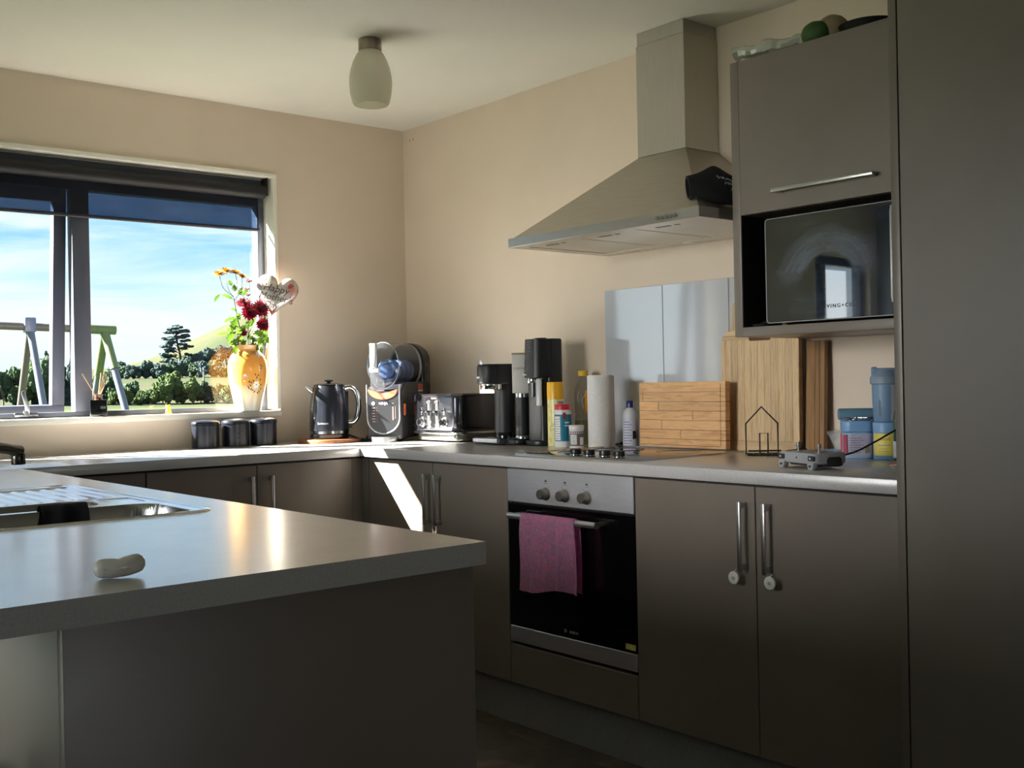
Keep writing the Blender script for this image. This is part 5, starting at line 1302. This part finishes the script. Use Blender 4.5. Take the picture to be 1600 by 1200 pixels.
# maroon spray
t = thing('chrysanthemum_spray', 'stem of dark red chrysanthemums leaning right in the vase', 'flower')
bm = new(); hd = [((-.857, -.030, 1.482), .043, (-.35, -1, .2)), ((-.800, -.020, 1.500), .048, (-.1, -1, .35)), ((-.803, -.045, 1.428), .036, (-.2, -1, .15)), ((-.862, .015, 1.524), .044, (-.2, -.55, 1)), ((-.880, -.015, 1.392), .018, (-.3, -1, .2))]
for c, R, n in hd:
    cv = Vector(c); tube(bm, smooth_path([(-.848, .018, 1.25), (-.845, .02, 1.36), cv * .5 + Vector((-.845, .03, 1.40)) * .5, cv - Vector(n).normalized() * .004], 5), .0018, 5)
obj('stem', bm, STEM, t)
for c, R, n in hd: flower_head(t, c, R, n, RED, 3, 20, mat('maroon_centre', (70, 8, 22), .7))
for b, e, w in (((-.86, .02, 1.36), (-.925, -.02, 1.36), .022), ((-.86, .0, 1.36), (-.895, -.03, 1.325), .022), ((-.85, .0, 1.38), (-.83, -.03, 1.34), .018), ((-.83, .0, 1.39), (-.775, -.02, 1.375), .020), ((-.82, .0, 1.37), (-.79, -.03, 1.335), .020), ((-.86, .01, 1.40), (-.90, -.02, 1.42), .020), ((-.85, .01, 1.41), (-.86, -.02, 1.445), .016), ((-.84, .01, 1.42), (-.815, -.01, 1.46), .016), ((-.90, .0, 1.345), (-.935, -.04, 1.295), .020), ((-.80, .0, 1.40), (-.735, .0, 1.385), .010), ((-.80, .01, 1.36), (-.775, .02, 1.29), .016), ((-.79, .01, 1.43), (-.77, .01, 1.40), .014), ((-.845, -.01, 1.37), (-.855, -.045, 1.345), .016), ((-.83, -.01, 1.40), (-.80, -.05, 1.375), .022), ((-.80, -.01, 1.39), (-.765, -.03, 1.345), .024), ((-.87, -.01, 1.38), (-.93, -.04, 1.395), .022), ((-.86, -.02, 1.34), (-.83, -.06, 1.315), .022), ((-.82, -.02, 1.45), (-.85, -.05, 1.43), .018), ((-.80, .0, 1.45), (-.765, -.02, 1.44), .016), ((-.885, -.01, 1.36), (-.96, -.03, 1.33), .018)): leaf(t, b, e, w)
# dark sprig behind the balloon
t = thing('chrysanthemum_spray', 'wilted dark maroon sprig standing behind the heart balloon', 'flower')
bm = new(); hd = [((-.820, .045, 1.628), .020), ((-.828, .050, 1.592), .018), ((-.826, .045, 1.566), .016)]
tube(bm, smooth_path([(-.845, .03, 1.25), (-.828, .045, 1.42), (-.815, .05, 1.56), (-.818, .047, 1.624)], 5), .0016, 5)
for h, R in hd[1:]: tube(bm, [(-.815, .05, h[2] - .03), h], .0012, 5)
tube(bm, smooth_path([(-.818, .05, 1.50), (-.85, .045, 1.56), (-.875, .04, 1.565)], 4), .0012, 5)
obj('stem', bm, STEM, t)
for h, R in hd: flower_head(t, h, R, (-.5, -.3, .8), DRED, 2, 14)
leaf(t, (-.85, .045, 1.56), (-.832, .03, 1.592), .010); leaf(t, (-.862, .042, 1.565), (-.885, .03, 1.572), .012)

# foil balloon
def balloon():
    t = thing('foil_balloon', 'silver heart-shaped foil balloon with floral print and lettering, on a stick in the vase', 'balloon', (-.742, -.055, 1.555), math.radians(-30))
    tilt = Matrix.Rotation(math.radians(13), 4, 'Y')
    n = 64; outl = []
    for q in range(n):
        a = 2 * PI * q / n; x = 16 * math.sin(a) ** 3; z = 13 * math.cos(a) - 5 * math.cos(2 * a) - 2 * math.cos(3 * a) - math.cos(4 * a)
        outl.append((x * .0058, (z + 2.0) * .0066))
    bm = new(); K = 9
    front_r = []; 
    for sgn in (-1, 1):
        rings = []
        for j in range(K + 1):
            s = j / K
            rr = math.cos(s * PI / 2); y = sgn * .036 * math.sin(s * PI / 2)
            if j == K: rings.append([bm.verts.new(tilt @ Vector((0, y, 0)))])
            else: rings.append([bm.verts.new(tilt @ Vector((x * rr, y, z * rr))) for q, (x, z) in enumerate(outl)])
        for a, b in zip(rings, rings[1:]):
            for q in range(n):
                if len(b) == 1: bm.faces.new((a[q], a[(q + 1) % n], b[0]))
                else: bm.faces.new((a[q], a[(q + 1) % n], b[(q + 1) % n], b[q]))
    bmesh.ops.remove_doubles(bm, verts=bm.verts[:], dist=1e-5)
    k = Mt('foil_floral'); k.b.inputs['Metallic'].default_value = .45; k.b.inputs['Roughness'].default_value = .22
    tc = k.new('ShaderNodeTexCoord'); ln = k.new('ShaderNodeVectorMath', operation='LENGTH'); mp = k.new('ShaderNodeMapping'); mp.inputs['Scale'].default_value = (1, 0, 1); k.link(tc.outputs['Object'], mp.inputs[0]); k.link(mp.outputs[0], ln.inputs[0])
    vo = k.new('ShaderNodeTexVoronoi'); vo.inputs['Scale'].default_value = 34; k.link(tc.outputs['Object'], vo.inputs['Vector'])
    sx = k.new('ShaderNodeSeparateColor'); k.link(vo.outputs['Color'], sx.inputs[0])
    cc = k.ramp(sx.outputs[0], [(.0, lin((206, 96, 110))), (.22, lin((226, 150, 150))), (.42, lin((214, 200, 180))), (.6, lin((150, 168, 190))), (.78, lin((222, 170, 140))), (1, lin((200, 84, 92)))])
    e1 = k.ramp(ln.outputs['Value'], [(.052, (0, 0, 0)), (.070, (1, 1, 1))]); e2 = k.ramp(k.noise(k.coords(), 24, 3), [(.42, (0, 0, 0)), (.52, (1, 1, 1))])
    ml = k.new('ShaderNodeMath', operation='MULTIPLY'); k.link(e1, ml.inputs[0]); k.link(e2, ml.inputs[1])
    mx = k.new('ShaderNodeMix', data_type='RGBA'); k.link(ml.outputs[0], mx.inputs[0]); mx.inputs[6].default_value = lin((214, 208, 200)); k.link(cc, mx.inputs[7]); k.link(mx.outputs[2], k.b.inputs['Base Color'])
    k.bump(k.noise(k.coords(), 30, 3), .10, .002)
    h = obj('foil_heart', bm, k.m, t, 50)
    bvh = BVHTree.FromPolygons([v.co for v in h.data.vertices], [p.vertices[:] for p in h.data.polygons])
    def drape(tb):
        for v in tb.verts:
            hit = bvh.ray_cast(Vector((v.co.x, -.2, v.co.z)), Vector((0, 1, 0)))
            if hit[0]: v.co.y = hit[0].y - .0012
        return tb
    lt = new()
    for s, x, z, sz in (('Happy', -.004, .030, .044), ('Mother\'s', .002, -.008, .042), ('Day', -.012, -.044, .040)):
        tb = text_bm(s, sz, front() , extrude=0, shear=.25); bmesh.ops.subdivide_edges(tb, edges=tb.edges[:], cuts=1); bmesh.ops.transform(tb, matrix=tilt @ Matrix.Translation((x, 0, z)), verts=tb.verts[:]); drape(tb); merge(lt, tb)
    obj('lettering', lt, mat('plum_print', (64, 34, 44), .4), h, 0)
    bm = new(); tip = tilt @ Vector((0, 0, (-17 + 2.0) * .0066)); tube(bm, [tip + Vector((0, 0, .012)), tip + Vector((-.012, .02, -.06)), tip + Vector((-.048, .04, -.27))], .0022, 8); obj('stick', bm, WHITEP, t)
balloon()

# reed diffuser
t = thing('reed_diffuser', 'black square reed diffuser bottle with wooden reeds on the window sill', 'diffuser', (-1.508, .030, SILL), math.radians(-18))
bm = new(); prism(bm, rrect(.066, .05, .004, 3), .068, Matrix.Translation((0, 0, .0006)), .003); obj('bottle_body', bm, BLACKG, t, 40)
bm = new(); lathe(bm, [(.020, .068), (.016, .071), (.016, .084), (.019, .088), (.019, .091), (.012, .092), (.011, .072)], 22); obj('neck', bm, mat('amber_brown', (92, 50, 34), .25, coat=.3), t)
for i, (dx, dy, L) in enumerate(((-.060, .0, .110), (.028, .01, .118), (.012, -.01, .112), (.020, .02, .105), (.040, -.005, .100), (.034, .012, .108))):
    bm = new(); tube(bm, [(.006 * (1 if dx > 0 else -1) * -.6, 0, .06), (dx, dy, .066 + L)], .0018, 6); obj('reed', bm, mat('reed_wood', (206, 178, 146), .7), t)
# yellow figurine
t = thing('animal_figurine', 'tiny yellow animal figurine on the window sill', 'figurine', (-1.213, .030, SILL), math.radians(-20))
YF = mat('yellow_toy', (226, 196, 70), .45)
bm = new(); ball(bm, (0, 0, .013), .0125, 2, (1, .85, 1)); ball(bm, (-.002, -.003, .030), .0095, 2, (1.1, .95, .95)); obj('figurine_body', bm, YF, t)
for s in (-1, 1):
    bm = new(); ball(bm, (-.002 + s * .0075, 0, .0385), .0038, 1, (.8, .7, 1.3)); obj('ear', bm, YF, t)
    bm = new(); ball(bm, (s * .010, -.006, .0045), .0045, 1, (1, 1.3, .9)); obj('paw', bm, YF, t)

# =================================================================== OUTSIDE
def away(bearing, dist, z=0.): 
    a = math.radians(bearing); return Vector((-3.1 + dist * math.sin(a), -4.49 + dist * math.cos(a), z))
GROUND = -.45
def terrain(x, y):
    r = math.hypot(x + 3.1, y + 4.49)
    h = GROUND
    if r > 112: h += min(1, (r - 112) / 90) * 3.4
    if r > 202: h += (r - 202) * .014
    for bx_, by_, H, s1, s2 in ((150.0, 286.0, 17.5, 20.0, 40.0), (96.0, 330.0, 2.0, 40., 30.)):
        dx, dy = x - bx_, y - by_; u = dx * .884 - dy * .4675; v = dx * .4675 + dy * .884
        h += H * math.exp(-.5 * (u / s1) ** 2 - .5 * (v / s2) ** 2)
    return h
def grass_mat(name, c1, c2, c3, s=1., trans=0.):
    k = Mt(name); k.b.inputs['Roughness'].default_value = .9; k.b.inputs['Specular IOR Level'].default_value = .1
    f = k.noise(k.coords(), s, 6, .6); col = k.ramp(f, [(.3, lin(c1)), (.5, lin(c2)), (.72, lin(c3))])
    k.link(col, k.b.inputs['Base Color'])
    if trans:
        tl = k.new('ShaderNodeBsdfTranslucent'); k.link(col, tl.inputs[0]); mx = k.new('ShaderNodeMixShader'); mx.inputs[0].default_value = trans
        k.link(k.b.outputs[0], mx.inputs[1]); k.link(tl.outputs[0], mx.inputs[2]); k.link(mx.outputs[0], k.out.inputs[0])
    return k.m
def ground_mesh(r0, r1, nr, a0, a1, na):
    bm = new(); g = []
    for i in range(nr + 1):
        r = r0 + (r1 - r0) * (i / nr) ** 1.3; row = []
        for j in range(na + 1):
            p = away(a0 + (a1 - a0) * j / na, r); row.append(bm.verts.new((p.x, p.y, terrain(p.x, p.y))))
        g.append(row)
    for i in range(nr):
        for j in range(na): bm.faces.new((g[i][j], g[i][j + 1], g[i + 1][j + 1], g[i + 1][j]))
    return bm
bm = new(); L = [(-60, .2), (60, .2), (90, 112), (-90, 112)]
vs = [bm.verts.new((x, y, GROUND)) for x, y in L]; bm.faces.new(vs); 
vs = [bm.verts.new((x, y, GROUND)) for x, y in ((-60, .2), (-90, 112), (-140, -60), (-60, -60))]; bm.faces.new(vs)
vs = [bm.verts.new((x, y, GROUND)) for x, y in ((-60, .2), (-60, -60), (-5.5, -60), (-5.5, .2))]; bm.faces.new(vs)
vs = [bm.verts.new((x, y, GROUND)) for x, y in ((-5.5, -60), (30, -60), (30, -11.3), (-5.5, -11.3))]; bm.faces.new(vs)
struct(obj('ground', bm, grass_mat('lawn_grass', (44, 58, 24), (52, 66, 30), (58, 70, 34), .25), smooth=0))
bm = ground_mesh(104, 420, 60, -30, 60, 150)
struct(obj('hill', bm, grass_mat('hill_grass', (42, 50, 30), (50, 55, 34), (60, 57, 42), .05), smooth=60))

FOL = [grass_mat('foliage_dark', (66, 84, 68), (80, 98, 78), (94, 110, 84), .9, .45), grass_mat('foliage_mid', (72, 88, 58), (84, 100, 66), (98, 112, 74), .9, .45), grass_mat('foliage_blue', (66, 82, 82), (76, 92, 92), (86, 100, 98), .9, .45), grass_mat('foliage_brown', (70, 66, 54), (80, 74, 62), (88, 82, 68), .9, .45)]  # paler, bluish foliage colours carry the distance haze
BARK = mat('bark', (66, 56, 50), .9)
def crown_mesh(seed, n, kind):
    rnd = random.Random(seed); bm = new()
    for i in range(n):
        a = rnd.uniform(0, 2 * PI); rr = rnd.uniform(0, .62); z = rnd.uniform(.25, .85)
        if kind == 'conifer':
            z = .12 + .88 * i / n; rr = .42 * (1 - z) * rnd.uniform(.4, 1.1); R = .20 * (1.08 - z) + .04
            ball(bm, (rr * math.cos(a), rr * math.sin(a), z), R, 3, (1, 1, .8), .34, rnd)
        else:
            k = math.sqrt(max(.05, 1 - ((z - .5) / .55) ** 2))
            ball(bm, (rr * k * math.cos(a), rr * k * math.sin(a), z), rnd.uniform(.16, .30), 3, (1, 1, .8), .30, rnd)
    return bm
CACHE = {}
def tree(name, label, group, kind, seed, m, loc, sx, h, trunk=True):
    t = thing(name, label, 'tree' if name != 'bush' else 'bush', loc, seed * 1.3, group)
    key = (kind, seed % 4, m.name)
    if key in CACHE: o = bpy.data.objects.new('crown', CACHE[key]); COL.objects.link(o); o.parent = t
    else: o = obj('crown', crown_mesh(seed % 4 + (40 if kind == 'conifer' else 0), 18 if kind == 'conifer' else 20, kind), m, t, 0); CACHE[key] = o.data
    o.scale = (sx, sx, h)
    if 'trunk' in CACHE: q = bpy.data.objects.new('trunk', CACHE['trunk']); COL.objects.link(q); q.parent = t
    else:
        bm = new(); tube(bm, [(0, 0, -.1), (.02, 0, .2), (0, .02, .45)], [.05, .04, .02], 7); q = obj('trunk', bm, BARK, t); CACHE['trunk'] = q.data
    q.scale = (sx, sx, h)
    return t
def at(u, d):
    return 40.018 + math.degrees(math.atan((u - 800) / 1718.9))
def px_h(dv, d): return dv / 1718.9 * d
ORD = ['first', 'second', 'third', 'fourth', 'fifth', 'sixth', 'seventh', 'eighth', 'ninth', 'tenth', 'eleventh', 'twelfth', 'thirteenth', 'fourteenth', 'fifteenth', 'sixteenth', 'seventeenth', 'eighteenth']
count = {'conifer': 0, 'round': 0, 'hedge': 0}
# (compass column, distance, width factor, height) of the vegetation beyond the lawn
rnd = random.Random(21)
k = 0
for b, h, kind in ((14.6, 3.2, 'round'), (15.2, 3.6, 'round'), (15.75, 4.0, 'round'), (16.25, 4.2, 'round'), (16.75, 4.6, 'round'), (17.1, 5.6, 'conifer'), (17.6, 4.4, 'round'), (18.2, 4.9, 'conifer'), (18.75, 5.0, 'conifer'), (19.4, 3.0, 'round'), (19.95, 3.4, 'round')):
    p = away(b, 118 + 4 * rnd.random()); p.z = terrain(p.x, p.y) - .2
    tree('tree', ('pointed dark conifer in the tree row beyond the lawn, %s from the left' if kind == 'conifer' else 'round dark green tree in the row beyond the swing set, %s from the left') % ORD[count[kind]], 'conifers beyond the lawn' if kind == 'conifer' else 'round trees beyond the swing set', kind, k, FOL[2] if kind == 'conifer' else FOL[0 if k % 3 else 1], p, h * (.42 if kind == 'conifer' else .55), h); k += 1; count[kind] += 1
for i in range(17):
    b = 20.2 + i * .36 + rnd.uniform(-.08, .08); p = away(b, 114 + 3 * rnd.random()); p.z = terrain(p.x, p.y) - .15; h = rnd.uniform(1.5, 2.6) if i != 7 else 3.4
    if i in (12,): tree('bush', 'round brownish leafless bush in the hedgerow', None, 'round', 3, FOL[3], p, 1.0, 1.9)
    else: tree('bush', 'mid green bush in the hedgerow at the far lawn edge, %s from the left' % ORD[count['hedge']], 'bushes along the far lawn edge', 'round', k, FOL[(k % 3 == 0) * 1 + (k % 3 == 1) * 0 + (k % 3 == 2) * 1], p, h * .62, h); count['hedge'] += 1
    k += 1
for i in range(18):
    b = 20.3 + i * .34 + rnd.uniform(-.07, .07); p = away(b, 205 + 6 * rnd.random()); p.z = terrain(p.x, p.y) - .2; h = rnd.uniform(2.0, 3.2)
    tree('bush', 'dark green bush in the upper hedge behind the paddock, %s from the left' % ORD[i], 'bushes in the upper hedge', 'round', k, FOL[0 if k % 2 else 2], p, h * .75, h); k += 1
for i, (b, d, h) in enumerate(((23.6, 252, 3.0), (24.0, 256, 3.4), (24.4, 258, 3.2), (24.8, 262, 3.4), (25.3, 262, 3.8), (25.8, 264, 4.0))):
    p = away(b, d); p.z = terrain(p.x, p.y) - .3
    tree('bush', 'bluish scrub bush on the hill side right of the pine, %s from the left' % ORD[i], 'scrub bushes on the hill', 'round', k, FOL[2], p, h * .8, h); k += 1
# lone pine on the hill
p = away(23.18, 256); p.z = terrain(p.x, p.y) - .2
t = thing('pine_tree', 'tall lone pine with flat layered branches on the hill', 'tree', p, -.4)
bm = new(); tube(bm, smooth_path([(.6, 0, 0), (.4, 0, 3), (-.2, 0, 6), (-.5, 0, 9)], 5), [.32 - .012 * i for i in range(16)], 8)
pads = [(.2, 9.6, 1.2), (-.2, 8.4, 1.4), (.5, 7.2, 1.2), (-1.4, 6.0, 1.2), (.8, 5.6, 1.0), (-1.9, 4.6, 1.2), (-2.6, 2.8, 1.2), (-1.5, 3.1, 1.0), (-.6, 9.1, 1.7), (.9, 8.5, 1.5), (-1.6, 8.2, 1.3), (1.9, 7.6, 1.2), (-2.3, 6.9, 1.4), (1.5, 6.4, 1.3), (-.9, 7.2, 1.2), (2.3, 5.2, 1.0), (-2.6, 5.2, 1.3), (1.4, 4.6, 1.0), (-1.6, 4.0, 1.1), (2.0, 3.4, .9), (-2.8, 3.4, 1.4), (-2.2, 2.2, 1.3), (-3.2, 1.8, 1.0), (1.6, 2.6, .7)]
rr = random.Random(5)
for x, z, R in pads: tube(bm, [(.1 - z * .06, 0, max(.3, z - .8)), (x * .6, rr.uniform(-.6, .6), z - .3), (x, 0, z)], [.10, .07, .03], 5)
obj('trunk', bm, BARK, t)
bm = new()
for x, z, R in pads:
    for q in range(5): ball(bm, (x + rr.uniform(-.6, .6) * R, rr.uniform(-1, 1) * R, z + rr.uniform(-.15, .2)), R * rr.uniform(.35, .6), 2, (1.2, 1.2, .48), .34, rr)
obj('foliage', bm, FOL[2], t, 20)
# power pole
p = away(24.38, 116); p.z = terrain(p.x, p.y)
t = thing('power_pole', 'thin grey wooden pole standing at the far lawn edge', 'pole', p, .4)
bm = new(); cyl(bm, .09, -.2, 3.6, 10); obj('pole_shaft', bm, mat('pole_grey', (120, 124, 130), .8), t)
bm = new(); bx(bm, -.5, .5, -.05, .05, 3.2, 3.32); obj('crossarm', bm, MATS['pole_grey'], t, 0)

# swing set on the lawn
def swing():
    t = thing('swing_set', 'metal A-frame swing set with light green end joint on the lawn', 'swing set', (0, 4.0, 0))
    GM = mat('swing_grey_steel', (90, 84, 84), .45, .2); BM = mat('swing_blue_steel', (84, 92, 108), .35, .3); GR = mat('swing_green', (78, 94, 60), .5)
    bm = new(); tube(bm, [(-4.2, -.02, 1.72), (-.10, 0, 1.618)], .029, 14); obj('top_bar', bm, GM, t)
    def legs(x, z, m1, m2, s):
        for dy, dx, m in ((-.95, .16 * s, m1), (.95, -.02 * s, m2)):
            bm = new(); tube(bm, [(x, 0, z - .02), (x + dx, dy, GROUND)], .027, 12); obj('leg', bm, m, t)
    legs(-.05, 1.61, BM, mat('swing_pale_steel', (84, 92, 98), .4, .2), 1.0)
    legs(-.60, 1.645, BM, GM, .1)
    bm = new(); tube(bm, [(-.20, 0, 1.622), (.03, 0, 1.616)], .036, 16); 
    for dy, dx in ((-.95, .16), (.95, -.02)): d = Vector((dx, dy, GROUND - 1.61)); tube(bm, [Vector((-.05, 0, 1.60)), Vector((-.05, 0, 1.60)) + d * (.14 if dy < 0 else .16)], .033, 14)
    obj('end_joint', bm, GR, t)
    bm = new(); bx(bm, -.648, -.565, -.045, .045, 1.59, 1.70, .01); obj('bracket', bm, mat('swing_bracket', (92, 100, 128), .4, .3), t, 30)
    bm = new(); tube(bm, [(-.42, 0, 1.62), (-.43, -.05, .2)], .005, 6); tube(bm, [(-.05 - 1.0, 0, 1.62), (-1.06, -.05, .2)], .005, 6); obj('rope', bm, mat('rope_pale', (200, 204, 210), .7), t)
    bm = new(); bx(bm, -1.08, -.41, -.14, .04, .18, .21, .01); obj('seat', bm, BM, t, 30)
swing()

# =================================================================== BAR STOOL AT THE LEFT EDGE
t = thing('bar_stool', 'black bar stool tucked under the peninsula overhang, only its seat edge in view', 'stool', (-2.875, -2.91, FLOOR))
bm = new(); cyl(bm, .165, .645, .680, 32, None, .010); obj('seat', bm, BLACKS, t)
for a in (45, 135, 225, 315):
    c_, s_ = math.cos(math.radians(a)), math.sin(math.radians(a))
    bm = new(); tube(bm, [(.15 * c_, .15 * s_, 0), (.10 * c_, .10 * s_, .646)], .012, 8); obj('leg', bm, BLACKS, t)
bm = new(); tube(bm, [(.134 * math.cos(q * PI / 12), .134 * math.sin(q * PI / 12), .22) for q in range(24)], .008, 6, True); obj('footrest', bm, BLACKS, t)
